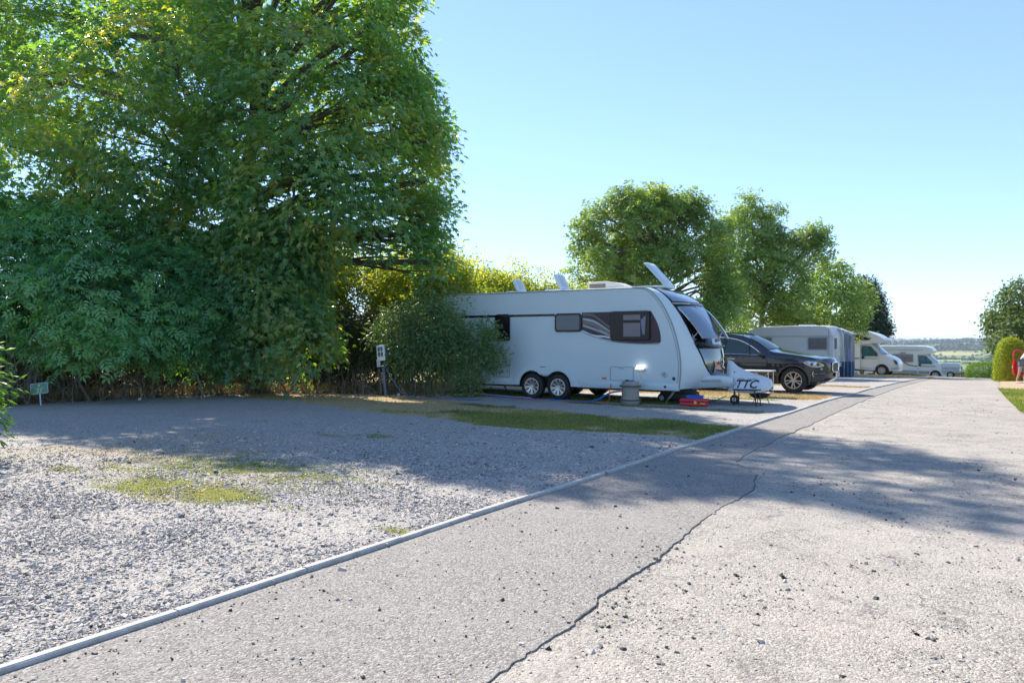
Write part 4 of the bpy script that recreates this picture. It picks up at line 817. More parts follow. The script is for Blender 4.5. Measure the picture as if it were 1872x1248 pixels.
# rosette weeds on the pitch
n = 900; T, S, r = scatter(9000, -12, -4, 3, 10, lambda T, S: spotsf(T, S) * .8, .62, 115); X = np.stack([T * V[0] + S * U[0], T * V[1] + S * U[1], zf(T, S) + .032], -1)
a = g.uniform(0, 6.28, (len(T), 4)); TD = np.stack([np.cos(a), np.sin(a), np.full_like(a, .5)], -1).reshape(-1, 3)
leaf_cloud('weeds', np.repeat(X, 4, 0), np.array([0, 0, 1.0]) + g.normal(0, .3, TD.shape), TD, np.repeat(r, 4) * .032, 'quad', GRS)['kind'] = 'stuff'
# ============================================================ the big touring caravan
CV = thing('touring_caravan', 'large white twin axle touring caravan with curved nose, dark front windows and open roof hatches', 'caravan', -13.1, 16.6, .028)
SEAM = crom([(6.77, .37), (6.81, .91), (6.74, 1.4), (6.58, 1.9), (6.38, 2.28), (6.18, 2.53), (5.97, 2.68), (5.6, 2.72)], 5)
WD = 2.3
def side_wall(y0, y1, name):
    mb = MB(); arch = []
    for cx in (3.62, 2.85):
        pass
    bot = [(0.0, .33)] + [(2.36, .33)]
    for cx, a0, a1 in ((2.85, 180, 38), (3.62, 142, 0)):
        for i in range(11): q = R(a0 + (a1 - a0) * i / 10); bot.append((cx + .395 * math.cos(q) * (1.0), .33 + .40 * math.sin(q)))
    bot += [(6.77, .33)]
    bot = [p for p in bot if True]
    poly = [(0.06, 2.705), (0.0, 2.62), (0.0, .33)] + bot[2:] + [(p[0], p[1]) for p in SEAM[1:-1]] + [(5.6, 2.705)]
    mb.prism(poly, y0, y1); return mb.build(name, WHITE, CV, angle=30)
sw = side_wall(0.0, .02, 'side_wall'); side_wall(WD - .02, WD, 'side_wall')
rows = []
for x in [0, .3, 1, 2, 3, 4, 5, 5.45, 5.62]:
    rows.append([(x, q * WD, 2.705 + .055 * (1 - (2 * q - 1) ** 4) - (.04 if x == 0 else 0)) for q in np.linspace(0, 1, 13)])
mb = MB(); mb.grid(rows); mb.grid([[(0, q * WD, 2.66), (-.0, q * WD, 2.665 + .055 * (1 - (2 * q - 1) ** 4))] for q in np.linspace(0, 1, 13)])
mb.box(0, .04, .02, WD - .02, .33, 2.70); mb.build('roof', mat('roof_skin', (.72, .73, .73), .35, var=.12, scale=2), CV, weld=True)
mb = MB(); mb.box(.1, 6.7, .2, WD - .2, .34, .40)
mb.box(.1, 7.0, .38, .44, .26, .36); mb.box(.1, 7.0, WD - .44, WD - .38, .26, .36)
for cx in (2.85, 3.62): mb.tube([(cx, .1, .32), (cx, WD - .1, .32)], .045, 8)
mb.box(2.2, 4.3, .30, .32, .3, .85); mb.box(2.2, 4.3, WD - .32, WD - .30, .3, .85); mb.box(2.3, 4.2, .03, WD - .03, .80, .83)
mb.build('chassis', mat('chassis_steel', (.06, .06, .062), .6, metal=.3, var=.4, scale=8), CV)
# front: a surface between side seam curve and centre line curve
_sd = [(5.60, 2.71), (5.97, 2.69), (6.18, 2.53), (6.38, 2.28), (6.58, 1.9), (6.74, 1.4), (6.81, .91), (6.79, .6), (6.77, .36)]
_ct = [(5.55, 2.765), (6.02, 2.70), (6.48, 2.52), (6.80, 2.28), (7.06, 1.9), (7.25, 1.38), (7.32, .92), (7.24, .58), (7.02, .38)]
_sdc, _ctc = np.array(crom(_sd, 10)), np.array(crom(_ct, 10))
def F(b, a, off=0.0):
    def P(b, a):
        a = min(max(a, 0), 8); i = min(int(a * 10), 79); f = a * 10 - i
        s_ = _sdc[i] * (1 - f) + _sdc[i + 1] * f; c_ = _ctc[i] * (1 - f) + _ctc[i + 1] * f; wgt = 1 - abs(b) ** 3.0
        yb = np.sign(b) * (1 - (1 - abs(b)) ** 1.0)
        return np.array([s_[0] + (c_[0] - s_[0]) * wgt, WD / 2 + yb * WD / 2, s_[1] + (c_[1] - s_[1]) * wgt])
    p = P(b, a)
    if off:
        e = 1e-2; n = np.cross(P(min(b + e, 1), a) - P(max(b - e, -1), a), P(b, min(a + e, 8)) - P(b, max(a - e, 0))); n /= max(np.linalg.norm(n), 1e-9)
        if n[0] + n[2] * .5 < 0: n = -n
        p = p + n * off
    return tuple(p)
def fpatch(name, m, L, Rr, a0, a1, off, parent=CV, nb=14, na=12, lip=True, mb=None):
    own = mb is None; mb = mb or MB(); P = []
    for i in range(na + 1):
        a = a0 + (a1 - a0) * i / na; l, r = L(a), Rr(a)
        row = [F(l + (r - l) * j / nb, a, off) for j in range(nb + 1)]
        if lip: row = [F(l, a, 0)] + row + [F(r, a, 0)]
        P.append(row)
    if lip: P = [[F(L(a0) + (Rr(a0) - L(a0)) * min(max((j - 1) / nb, 0), 1), a0, 0) for j in range(nb + 3)]] + P + [[F(L(a1) + (Rr(a1) - L(a1)) * min(max((j - 1) / nb, 0), 1), a1, 0) for j in range(nb + 3)]]
    mb.grid(P)
    return mb.build(name, m, parent, angle=45) if own else mb
fpatch('front_panel', WHITE, lambda a: -1.0, lambda a: 1.0, 0, 8, 0, nb=44, na=60, lip=False)
hwk = lambda a: float(np.interp(a, [.9, 1.6, 2.9, 4, 5, 6, 6.45, 6.7, 6.86], [.74, .80, .84, .82, .76, .62, .50, .36, .12]))
fpatch('front_surround', BLACKG, lambda a: -hwk(a), hwk, .95, 6.86, .004, nb=24, na=60)
FGL = glassmat('front_glass', (.045, .06, .075), .03, 1.0); FGL.node_tree.nodes['Principled BSDF'].inputs['Metallic'].default_value = .55; FGL.node_tree.nodes['Principled BSDF'].inputs['Base Color'].default_value = rgb((.25, .30, .36))
fpatch('sunroof', FGL, lambda a: -hwk(a) + .03, lambda a: hwk(a) - .03, 1.05, 2.72, .02, nb=24, na=16)
mb = MB(); mb.tube([F(-hwk(2.9) + 1.66 * j / 16, 2.88, .02) for j in range(17)], .012, 6); mb.build('front_trim_bar', CHROME, CV)
W1 = fpatch('front_window', FGL, lambda a: -.25, lambda a: .25, 3.08, 5.0, .014)
for sg in (-1, 1):   # side panes propped open, hinged along their top edge
    lo, hi = (-hwk(4) + .04, -.28) if sg < 0 else (.28, hwk(4) - .04)
    mb = fpatch('x', FGL, lambda a: lo if sg > 0 else -hwk(a) + .05, lambda a: hi if sg < 0 else hwk(a) - .05, 3.08, 4.95, .0, mb=MB(), lip=False, nb=8, na=10)
    h0, h1 = Vector(F(lo, 3.06, .02)), Vector(F(hi, 3.06, .02)); ax = (h1 - h0).normalized(); q = Matrix.Rotation(R(-13 if ax.y > 0 else 13), 4, ax)
    front = [tuple(q @ (Vector(p) - h0) + h0) for p in mb.v]; mb2 = MB(); mb2.add(front, mb.f); n_ = len(front)
    back = [(p[0] - .02, p[1], p[2] - .012) for p in front]; mb2.add(back, mb.f)
    hh, ww = 11, 9; rim_ = [i for i in range(ww)] + [i * ww + ww - 1 for i in range(1, hh)] + [(hh - 1) * ww + j for j in range(ww - 2, -1, -1)] + [i * ww for i in range(hh - 2, 0, -1)]
    mb2.f += [(rim_[i], rim_[(i + 1) % len(rim_)], rim_[(i + 1) % len(rim_)] + n_, rim_[i] + n_) for i in range(len(rim_))]; mb2.mi += [0] * len(rim_)
    w_ = mb2.build('front_window', FGL, CV, angle=30)
    mb3 = MB()
    for bb_ in (lo + .03, hi - .03): mb3.tube([F(bb_, 4.7, .015), tuple(Vector(front[(8) * ww + (1 if bb_ < (lo + hi) / 2 else ww - 2)]) + Vector((-.02, 0, 0)))], .008, 5)
    for k_ in (0, 1):
        l2, h2 = lo + .02 + k_ * .02, hi - .02 - k_ * .02; mb3.tube([F(l2, 3.2, .012), F(l2, 4.9 - k_ * .1, .012), F(h2, 4.9 - k_ * .1, .012), F(h2, 3.2, .012)], .006, 5)
    mb3.build('window_stay', CHROME, w_)
LID = mat('dark_mirror_lid', (.20, .21, .22), .06, metal=.9, var=.05)
fpatch('gas_locker_lid', LID, lambda a: -hwk(a) + .025, lambda a: hwk(a) - .025, 5.22, 6.80, .016, nb=20, na=20)
mb = MB(); mb.tube([F(-.70 + 1.4 * j / 16, 5.06 + .08 * (1 - abs(j / 8 - 1) ** 2), .045) for j in range(17)], [.028] + [.022] * 15 + [.028], 8)
for b_ in (-.66, .66): mb.tube([F(b_ - .07, 5.12, .03), F(b_ + .05, 5.1, .06)], .035, 8)
mb.build('grab_bar', BLACKG, CV)
# chrome bird-like badge, simple curved strokes
mb = MB(); mb.tube([F(.13 + .05 * math.sin(q * 2.6), 5.66 + q * .46, .028) for q in np.linspace(0, 1, 9)], [.004, .012, .02, .024, .024, .02, .015, .01, .004], 6)
mb.lathe([(.001, .02), (.022, .018), (.03, 0)], F(.08, 5.78, .018), 'x', 12); mb.build('badge', CHROME, CV)
# outline trims: awning rail, seam line, skirt
mb = MB(); mb.tube([(x, -.004, 2.70) for x in (0.02, 1, 2, 3, 4, 5, 5.6)] + [(p[0], -.004, p[1]) for p in reversed(SEAM[:-1])], .015, 6); mb.build('awning_rail', GREYT, CV)
mb = MB(); mb.tube([(p[0] - .055, -.002, p[1] - .02) for p in reversed(SEAM[:-2])], .007, 5); mb.build('seam_line', GREYT, CV)
for x0, x1 in ((.02, 2.30), (4.17, 6.76)):
    mb = MB(); mb.box(x0, x1, -.02, .0, .325, .49, .008); mb.build('side_skirt', WHITE, CV)
out = [(2.24, .33), (2.30, .47), (2.50, .70), (2.62, .80), (2.75, .835), (3.72, .84), (3.86, .80), (3.99, .68), (4.16, .47), (4.24, .33)]
inn = []
for cx, a0, a1 in ((3.62, 0, 133), (2.85, 47, 180)):
    for i in range(9): q = R(a0 + (a1 - a0) * i / 8); inn.append((cx + .37 * math.cos(q), .33 + .375 * math.sin(q)))
Bp = Body(lambda x, z: .0); Bp.y0 = 0; mb = MB(); mb.prism(out + inn, -.045, .0); wa = mb.build('wheel_arch_panel', WHITE, CV, angle=25)
bv = wa.modifiers.new('bevel', 'BEVEL'); bv.width = .012; bv.segments = 2; bv.limit_method = 'ANGLE'
mb = MB(); mb.box(3.12, 3.27, -.05, -.044, .795, .808); mb.build('slot', BLACKP, wa)
for cx in (2.85, 3.62):
    wheel(CV, cx, .07, .31, .325, .20, .205, -1, spokes=18); wheel(CV, cx, WD - .07, .31, .325, .20, .205, 1, spokes=18)
def panel(x0, x1, z0, z1, name, m=WHITE, y=-.008, r=.03, parent=CV, frame=True):
    mb = MB(); mb.prism(rpoly(x0, x1, z0, z1, r), y, .0); o = mb.build(name, m, parent, angle=30)
    if frame:
        mb = MB(); p = rpoly(x0 + .035, x1 - .035, z0 + .035, z1 - .035, r * .7); mb.tube([(a, y - .001, c) for a, c in p + p[:1]], .008, 5, cap=False); mb.build('panel_seal', GREYT, o)
    return o
lk = panel(5.02, 5.68, .49, .88, 'locker_door'); mb = MB(); mb.box(5.28, 5.40, -.016, -.008, .80, .86, .003); mb.build('latch', LGREY, lk)
panel(1.73, 2.20, .49, .89, 'locker_door'); panel(.42, 1.0, .49, .86, 'locker_door')
panel(1.93, 2.06, 1.1, 1.28, 'water_filler', frame=False)
mb = MB(); mb.lathe([(.001, -.03), (.05, -.03), (.07, -.02), (.075, 0)], (6.42, 0, .70), 'y', 24); mb.lathe([(.035, -.031), (.04, -.034), (.045, -.031)], (6.42, 0, .70), 'y', 20); mb.build('socket_cover', LGREY, CV)
mb = MB(); mb.lathe([(.001, -.016), (.035, -.014), (.042, 0)], (6.64, 0, .60), 'y', 18); mb.build('vent_cap', mat('plum_plastic', (.05, .03, .05), .4), CV); mb = MB(); mb.lathe([(.001, -.04), (.028, -.038), (.03, -.02)], (6.44, 0, .41), 'y', 14); mb.build('vent_cap', MATS['plum_plastic'], CV)
mb = MB(); mb.box(4.83, 4.95, -.014, 0, .545, .59, .004); mb.build('reflector', ORANGE, CV); mb = MB(); mb.box(.22, .34, -.014, 0, .56, .60, .004); mb.build('reflector', ORANGE, CV)
mb = MB(); mb.box(6.83, 6.84, .02, .03, .5, .51); 
# dark waistline and graphics
panel(.5, 3.52, 2.075, 2.135, 'waist_stripe', BLACKG, y=-.004, r=.01, frame=False)
dec = crom([(4.28, 2.15), (5.0, 2.152), (6.07, 2.155)], 3) + crom([(6.10, 2.13), (6.22, 1.92), (6.31, 1.66), (6.33, 1.44)], 4)[0:] + [(6.29, 1.41)] + crom([(6.10, 1.405), (5.6, 1.42), (5.1, 1.47), (4.7, 1.56), (4.42, 1.66), (4.28, 1.72)], 4)
mb = MB(); mb.prism(dec, -.005, 0); dk = mb.build('graphic_panel', mat('plum_graphic', (.08, .05, .065), .25, spec=.2, var=.3, scale=1.5), CV, angle=30)
for i, (z0, z1, c, wd) in enumerate(((2.10, 1.72, (.008, .009, .012), .03), (1.98, 1.62, (.30, .36, .42), .035), (1.93, 1.56, (.05, .06, .08), .05), (1.84, 1.53, (.22, .27, .33), .03), (1.70, 1.505, (.62, .66, .70), .02))):
    mb = MB(); p = crom([(4.31, z0), (4.6, z0 - .03 - .02 * i), (4.9, (z0 + z1) / 2 - .04), (5.12, z1)], 5)
    mb.prism([(a, c_ + wd) for a, c_ in p] + [(a, c_ - wd) for a, c_ in reversed(p)], -.007 - i * .0006, -.005); mb.build('swoosh', mat('swoosh_%d' % i, c, .2, coat=.5), dk)
mb = MB(); mb.tube([(a, -.006, c) for a, c in crom([(4.28, 1.70), (4.42, 1.64), (4.7, 1.545), (5.1, 1.455), (5.6, 1.405), (6.10, 1.39), (6.30, 1.40)], 5)], .012, 5); mb.build('silver_line', ALLOY, dk)
def cwin(x0, x1, z0, z1, name='side_window', blind=None, r=.07, deep=.035, skew=0, pane=WINDK):
    mb = MB(); mb.prism(rpoly(x0, x1, z0, z1, r, 5, skew), -deep, .0); o = mb.build(name, BLACKG, CV, angle=30)
    bv = o.modifiers.new('bevel', 'BEVEL'); bv.width = .012; bv.segments = 2; bv.limit_method = 'ANGLE'
    mb = MB(); mb.prism(rpoly(x0 + .05, x1 - .05, z0 + .05, z1 - .05, r * .7, 5, skew), -deep - .003, -deep + .001); mb.build('pane', pane, o, angle=30)
    return o
cwin(1.72, 2.19, 1.46, 2.15, skew=-.0, pane=WINDK); 
wm = cwin(3.53, 4.28, 1.68, 2.14, r=.08, pane=glassmat('blue_net_pane', (.05, .085, .12), .12))
wl = cwin(5.07, 6.07, 1.48, 2.16, r=.06, deep=.07)
mb = MB(); mb.box(5.42, 5.85, -.078, -.073, 1.95, 2.07); mb.box(5.42, 5.85, -.078, -.073, 1.56, 1.88); mb.build('drawn_blind', WINBL, wl)
mb = MB(); mb.prism([(5.86, 1.95), (5.90, 1.62), (5.96, 1.60), (5.99, 2.05)], -.078, -.074); mb.build('net_curtain', mat('net_curtain', (.16, .19, .27), .3), wl)
# open roof hatches, air conditioner
def hatch(x, y, L, wd, ang, hue, nm='roof_hatch', h=.05):
    mb = MB(); bm_ = []; ca, sa = math.cos(R(ang)), math.sin(R(ang)); z0 = 2.75
    def tr(u, v, w_): return (x - u * ca - w_ * sa, y + v, z0 + u * sa - w_ * ca * -1 * 0 + w_ * ca * .0 + w_ * 0 + (0)) 
    def T_(u, v, w_): return (x - u * ca + w_ * sa, y + v, z0 + u * sa + w_ * ca)
    pr = rpoly(0, L, -wd / 2, wd / 2, .09)
    mb.add([T_(u, v, 0) for u, v in pr] + [T_(u * .9 + L * .05, v * .86, h) for u, v in pr] , [tuple(range(len(pr))), tuple(range(2 * len(pr) - 1, len(pr) - 1, -1))] + [(i, (i + 1) % len(pr), (i + 1) % len(pr) + len(pr), i + len(pr)) for i in range(len(pr))])
    o = mb.build(nm, WHITE, CV, angle=50); mb = MB(); p2 = rpoly(L * .2, L * .86, -wd * .3, wd * .3, .05)
    mb.add([T_(u, v, h + .004) for u, v in p2], [tuple(range(len(p2)))]); mb.add([T_(u, v, -.004) for u, v in p2], [tuple(range(len(p2)))]); mb.build('pane', mat('hatch_acrylic', (.42, .48, .52), .15, coat=.5), o)
    mb = MB(); mb.box(x - L * .95, x + .02, y - wd / 2, y + wd / 2, 2.735, 2.80, .02); mb.build('hatch_frame', WHITE, o)
    return o
hatch(1.95, .95, .42, .46, 62, 0); hatch(3.30, .95, .52, .52, 62, 0); hatch(6.10, 1.15, .86, .62, 47, 0)
pf = [(4.0, 2.76), (4.0, 2.93), (4.03, 2.955), (4.5, 2.965), (4.75, 2.93), (4.98, 2.84), (5.06, 2.77)]
mb = MB(); mb.prism(pf, .85, 1.5); ac = mb.build('roof_air_conditioner', mat('ivory_plastic', (.72, .69, .62), .4), CV, angle=25); bv = ac.modifiers.new('bevel', 'BEVEL'); bv.width = .03; bv.segments = 3; bv.limit_method = 'ANGLE'
mb = MB(); mb.box(3.985, 4.02, .90, 1.45, 2.79, 2.91); mb.box(4.05, 4.5, .838, .86, 2.80, 2.90, .01); mb.build('air_grille', mat('taupe_grille', (.22, .19, .16), .6), ac)
mb = MB(); mb.box(5.0, 5.9, .5, 1.8, 2.75, 2.775, .01); mb.build('roof_plate', WHITE, CV)
# corner steadies
for x, y, sx in ((6.42, .35, 1), (6.42, WD - .35, 1), (.7, .35, -1), (.7, WD - .35, -1)):
    mb = MB(); mb.tube([(x + .10 * sx, y, .34), (x - .12 * sx, y - .02, .0)], .022, 6); mb.tube([(x + .16 * sx, y, .34), (x - .04 * sx, y - .02, .1)], .012, 5); mb.lathe([(.001, 0), (.07, 0), (.06, .02), (.001, .03)], (x - .12 * sx, y - .02, -.03), 'z', 12); mb.build('corner_steady', STEEL, CV)
# drawbar, fairing, jockey wheel
mb = MB(); mb.tube([(6.6, .45, .40), (8.35, 1.12, .42)], .035, 6); mb.tube([(6.6, WD - .45, .40), (8.35, 1.18, .42)], .035, 6); mb.tube([(8.2, 1.15, .42), (8.55, 1.15, .43)], .035, 8); mb.build('drawbar', STEEL, CV)
fz = []
for x, y0, z0, z1 in ((6.95, .35, .36, .66), (7.2, .52, .38, .665), (7.5, .68, .40, .66), (7.75, .80, .41, .62)):
    y1 = WD - y0; fz.append([(x, y0, z0), (x, y0 - .01, z1 - .06), (x, y0 + .05, z1), (x, y1 - .05, z1), (x, y1 + .01, z1 - .06), (x, y1, z0)])
mb = MB(); mb.grid(fz); fr = mb.build('drawbar_fairing', WHITE, CV, angle=40)
so = fr.modifiers.new('solid', 'SOLIDIFY'); so.thickness = .01
mb = MB(); mb.prism([(7.12, .535), (7.14, .565), (7.50, .575), (7.52, .54), (7.50, .525), (7.14, .52)], .40, .60)
mb.v = [(x, y + (x - 7.12) * .40 + .045, z) for x, y, z in mb.v]; mb.build('fairing_slot', GREYT, fr)
mb = MB(); mb.tube([(7.72, 1.0, .75), (7.72, 1.0, .16)], .024, 8); mb.lathe([(.001, -.035), (.05, -.035), (.105, -.025), (.11, 0), (.105, .025), (.05, .035), (.001, .035)], (7.74, .95, .115), 'y', 20); mb.build('jockey_wheel', RUBBER, CV)
mb = MB(); mb.tube([(7.74, .90, .115), (7.74, 1.0, .115)], .05, 12); mb.build('hub', ALLOY, CV)
mb = MB(); mb.tube(crom([(7.0, .7, .64), (7.02, .66, .80), (7.08, .64, .84), (7.12, .66, .62)], 5), .012, 6); mb.tube(crom([(6.95, .5, .38), (7.0, .42, .2), (7.15, .42, .06), (7.4, .6, .1), (7.6, .8, .2)], 5), .009, 5); mb.build('electric_lead', BLACKP, CV)
# water inlet flap above the barrel; its sun glint is put in as emission
LAMP = bpy.data.materials.new('sun_glint_glow'); LAMP.use_nodes = True; MATS['sun_glint_glow'] = LAMP; b_ = LAMP.node_tree.nodes['Principled BSDF']; b_.inputs['Base Color'].default_value = rgb((.9, .9, .9)); b_.inputs['Emission Color'].default_value = (1, .98, .95, 1); b_.inputs['Emission Strength'].default_value = 1.2
mb = MB(); mb.box(5.74, 5.95, -.06, -.01, .78, .82, .006); mb.tube([(5.83, -.07, .80), (5.90, -.16, .62), (5.98, -.2, .47)], .009, 5); lp_ = mb.build('water_inlet_flap', LGREY, CV)
mb = MB(); mb.prism([(5.73, .80), (5.78, .90), (5.97, .90), (5.92, .80)], -.10, -.065); mb.build('flap_glint', LAMP, lp_)  # LAMP is the emissive sun glint material, no lamp here
mb = MB(); mb.box(-.02, .0, .25, WD - .25, 1.35, 2.1, .01); mb.build('rear_window', WINDK, CV)

# ---- cover over the hitch
HC = thing('hitch_cover', 'pale grey cloth cover with bold dark letters TTC pulled over the caravan drawbar', 'hitch cover', -13.1, 16.6, .03)
_hx = [7.53, 7.62, 7.75, 7.95, 8.15, 8.35, 8.52]; _ht = [1.02, 1.0, .87, .77, .71, .66, .58]; _hb = [.37, .33, .30, .28, .27, .30, .36]
_hy = [.98, .84, .78, .78, .82, .90, 1.02]
def ynear(x, z):
    zt, zb, yb = np.interp(x, _hx, _ht), np.interp(x, _hx, _hb), np.interp(x, _hx, _hy); q = min(max((z - zb) / (zt - zb), 0), 1); return yb + (1.12 - yb) * q ** 1.7 + .012 * math.sin(x * 23 + z * 15) * (1 - q) * (1 if x > 8.2 or x < 7.7 else .15)
mb = MB(); P = []
for x in np.linspace(7.53, 8.52, 26):
    zt, zb = np.interp(x, _hx, _ht), np.interp(x, _hx, _hb); row = []
    for q in np.linspace(0, 1, 10): z = zb + (zt - zb) * q; row.append((x + .02 * math.sin(q * 5) * (x > 8.3), ynear(x, z), z))
    for q in np.linspace(1, 0, 10): z = zb + (zt - zb) * q; row.append((x, 2.26 - ynear(x, z) + .03 * math.sin(x * 9), z))
    P.append(row)
mb.grid(P); n_ = len(P[0]); end = P[-1]; mb.add(end + [(8.56, 1.13, .45)], [(i, i + 1, n_) for i in range(n_ - 1)])
cvr = mb.build('cloth', mat('pale_pvc', (.62, .65, .67), .45, var=.1, scale=4, bump=.5, bscale=9), HC, angle=60)
INK = mat('dark_ink', (.02, .028, .06), .5)
def onc(cx, cz, sl=.0):
    def f(u, v): x, z = cx + u, cz + v + u * sl; return (x, ynear(x, z) - .008, z)
    return f
text_mb('TTC', .25, onc(8.02, .47), shear=.25, bold=.006).build('lettering', INK, HC, smooth=False)
text_mb('TRAVEL', .045, onc(7.90, .59), shear=.15).build('lettering', INK, HC, smooth=False)
text_mb('TOURING', .045, onc(8.13, .585), shear=.15).build('lettering', INK, HC, smooth=False)
text_mb('& CARAVANS', .04, onc(8.06, .355), shear=.15).build('lettering', INK, HC, smooth=False)
mb = MB()
for cx, cz, ro in ((7.80, .41, .055), (7.83, .50, .04)): mb.tube([(cx + ro * math.cos(a) * .8, ynear(cx + ro * math.cos(a) * .8, cz + ro * math.sin(a)) - .006, cz + ro * math.sin(a)) for a in np.linspace(1.2, 5.2, 12)], .004, 4)
mb.build('emblem', INK, HC)

# ---- things standing around the caravan
wb = thing('water_barrel', 'stone coloured ribbed water barrel upright beside the caravan, blue hose at its side', 'water barrel', -7.36, 16.22, .03)
pr = [(.001, 0), (.195, 0), (.20, .05), (.225, .055), (.225, .085), (.24, .09), (.24, .125), (.20, .13), (.198, .40), (.24, .405), (.24, .445), (.20, .45), (.198, .50), (.18, .53), (.001, .535)]
mb = MB(); mb.lathe(pr, (0, 0, 0), 'z', 32); mb.build('drum', mat('stone_plastic', (.32, .30, .26), .6, var=.2, scale=5), wb, angle=25)
mb = MB(); mb.lathe([(.243, .095), (.246, .1), (.246, .118), (.243, .122)], (0, 0, 0), 'z', 32); mb.build('rubber_ring', CLAD, wb); mb = MB(); mb.lathe([(.243, .41), (.246, .415), (.246, .435), (.243, .44)], (0, 0, 0), 'z', 32); mb.build('rubber_ring', CLAD, wb)
mb = MB(); mb.lathe([(.001, 0), (.05, 0), (.05, .03), (.001, .035)], (.07, -.05, .53), 'z', 16); mb.build('blue_cap', mat('blue_plastic', (.02, .16, .5), .35), wb)
mb = MB(); mb.lathe([(.001, 0), (.055, 0), (.05, .035), (.001, .04)], (-.06, -.04, .53), 'z', 16); mb.build('black_cap', BLACKP, wb)
BLUEH = mat('blue_hose', (.02, .14, .48), .35)
def wpt(t, s, z): return Vector(W(t, s, Z(t, s) + .03 + z))
def cable(name, label, pts, r, m, cat='hose', group=None):
    o = bpy.data.objects.new(name, None); base = wpt(*pts[0]); mb = MB(); P = crom([tuple(wpt(*p)) for p in pts], 8); mb.tube(P, r, 7); o = mb.build(name, m)
    return tag(o, label, cat, group)
cable('water_hose', 'thick bright blue hose curving from the ground up into the barrel', [(-7.6, 16.2, .30), (-7.85, 16.12, .24), (-8.15, 16.08, .08), (-8.5, 16.1, .02), (-9.1, 16.2, .015), (-9.8, 16.15, .015), (-10.6, 16.25, .015), (-11.4, 16.3, .015)], .02, BLUEH)
mb = MB(); mb.tube([tuple(wpt(-7.64, 16.19, .295)), tuple(wpt(-7.56, 16.21, .31))], .028, 10); tag(mb.build('hose_connector', mat('brass', (.55, .3, .12), .4, metal=.6)), 'small orange brass connector at the barrel end of the blue hose', 'hose connector')
cable('orange_cable', 'thin orange red cable hanging from the caravan locker and running along the ground', [(-8.02, 16.58, .44), (-8.03, 16.5, .25), (-7.95, 16.3, .06), (-8.1, 16.15, .01), (-8.7, 16.05, .01), (-9.3, 16.2, .01), (-9.9, 16.0, .01), (-10.6, 16.15, .01)], .010, mat('orange_plastic', (.6, .12, .03), .5), 'cable')
cable('waste_pipe', 'pale flat pipe lying on the ground behind the rear caravan wheel', [(-10.1, 16.32, .02), (-10.9, 16.35, .02), (-11.6, 16.4, .03), (-12.3, 16.38, .02)], .018, mat('pale_pipe', (.45, .50, .52), .5), 'pipe')
tb = thing('tool_case', 'low red plastic case lying on the grass under the caravan nose', 'case', -5.98, 16.62, .03, ROT + .1)
mb = MB(); mb.box(-.29, .29, -.16, .16, 0, .09, .015); mb.box(-.30, .30, -.17, .17, .095, .165, .02); mb.build('shell', mat('red_plastic', (.55, .02, .05), .35), tb)
mb = MB(); mb.box(.03, .09, -.185, -.165, .05, .12, .005); mb.build('latch', mat('yellow_plastic', (.7, .5, .02), .4), tb); mb = MB(); mb.box(.17, .27, -.182, -.168, .06, .09, .004); mb.build('latch', mat('yellow_plastic', (.7, .5, .02), .4), tb)
bt = thing('blue_tray', 'small blue tray resting on top of the red case', 'tray', -6.0, 16.70, .197, ROT + .05)
mb = MB(); mb.box(-.17, .17, -.11, .11, 0, .012); mb.box(-.17, -.155, -.11, .11, .012, .07); mb.box(.155, .17, -.11, .11, .012, .07); mb.box(-.155, .155, -.11, -.095, .012, .07); mb.box(-.155, .155, .095, .11, .012, .07); mb.build('tray_body', mat('blue_tray_plastic', (.02, .09, .42), .4), bt)
ft = thing('camping_table', 'small white folding camping table with crossed legs beside the dark car', 'table', -5.5, 20.3, .03)
mb = MB(); mb.box(-.55, .30, -.3, .3, .66, .69, .01); mb.build('table_top', LGREY, ft)
for x in (-.48, .24):
    for y in (-.25, .25): mb = MB(); mb.tube([(x, y, .66), (x, y, 0)], .011, 6); mb.build('leg', ALLOY, ft)
mb = MB(); mb.tube([(-.06, -.25, .64), (.24, -.25, .28)], .008, 5); mb.tube([(.24, -.25, .64), (-.06, -.25, .28)], .008, 5); mb.tube([(-.06, -.25, .64), (-.06, -.25, .28)], .008, 5); mb.tube([(-.06, -.25, .64), (-.48, -.25, .5)], .008, 5); mb.build('brace', ALLOY, ft)
sl_ = thing('folding_stool', 'dark thin legged folding stool mostly hidden behind the lettered cover', 'stool', -5.15, 17.35, .03)
for x, y in ((-.12, -.15), (.38, -.15), (-.12, .2), (.38, .2)): mb = MB(); mb.tube([(x * .9, y, .36), (x, y, 0)], .014, 6); mb.build('leg', BLACKP, sl_)
mb = MB(); mb.box(-.15, .4, -.18, .22, .35, .37, .005); mb.build('seat', BLACKP, sl_)
gb = thing('barbecue_bowl', 'shallow round metal bowl on thin legs, seen under the lettered cover', 'barbecue', -4.95, 18.15, .03)
mb = MB(); mb.lathe([(.001, .10), (.12, .115), (.22, .17), (.27, .25), (.285, .26), (.26, .25), (.21, .185), (.001, .14)], (0, 0, 0), 'z', 28); mb.build('bowl', mat('brown_steel', (.12, .09, .08), .35, metal=.7), gb)
for a in (0, 2.1, 4.2): mb = MB(); mb.tube([(.15 * math.cos(a), .15 * math.sin(a), .14), (.22 * math.cos(a), .22 * math.sin(a), 0)], .01, 5); mb.build('leg', BLACKP, gb)
wgs = thing('waste_carrier', 'grey wheeled waste tank lying under the caravan just past the barrel', 'waste tank', -6.95, 17.4, .03)
mb = MB(); mb.box(-.1, .75, -.22, .22, .06, .26, .05); mb.build('tank', CLAD, wgs)
for y in (-.24, .24): wheel(wgs, -.02, y, .11, .11, .05, .06, -1, style='hub')

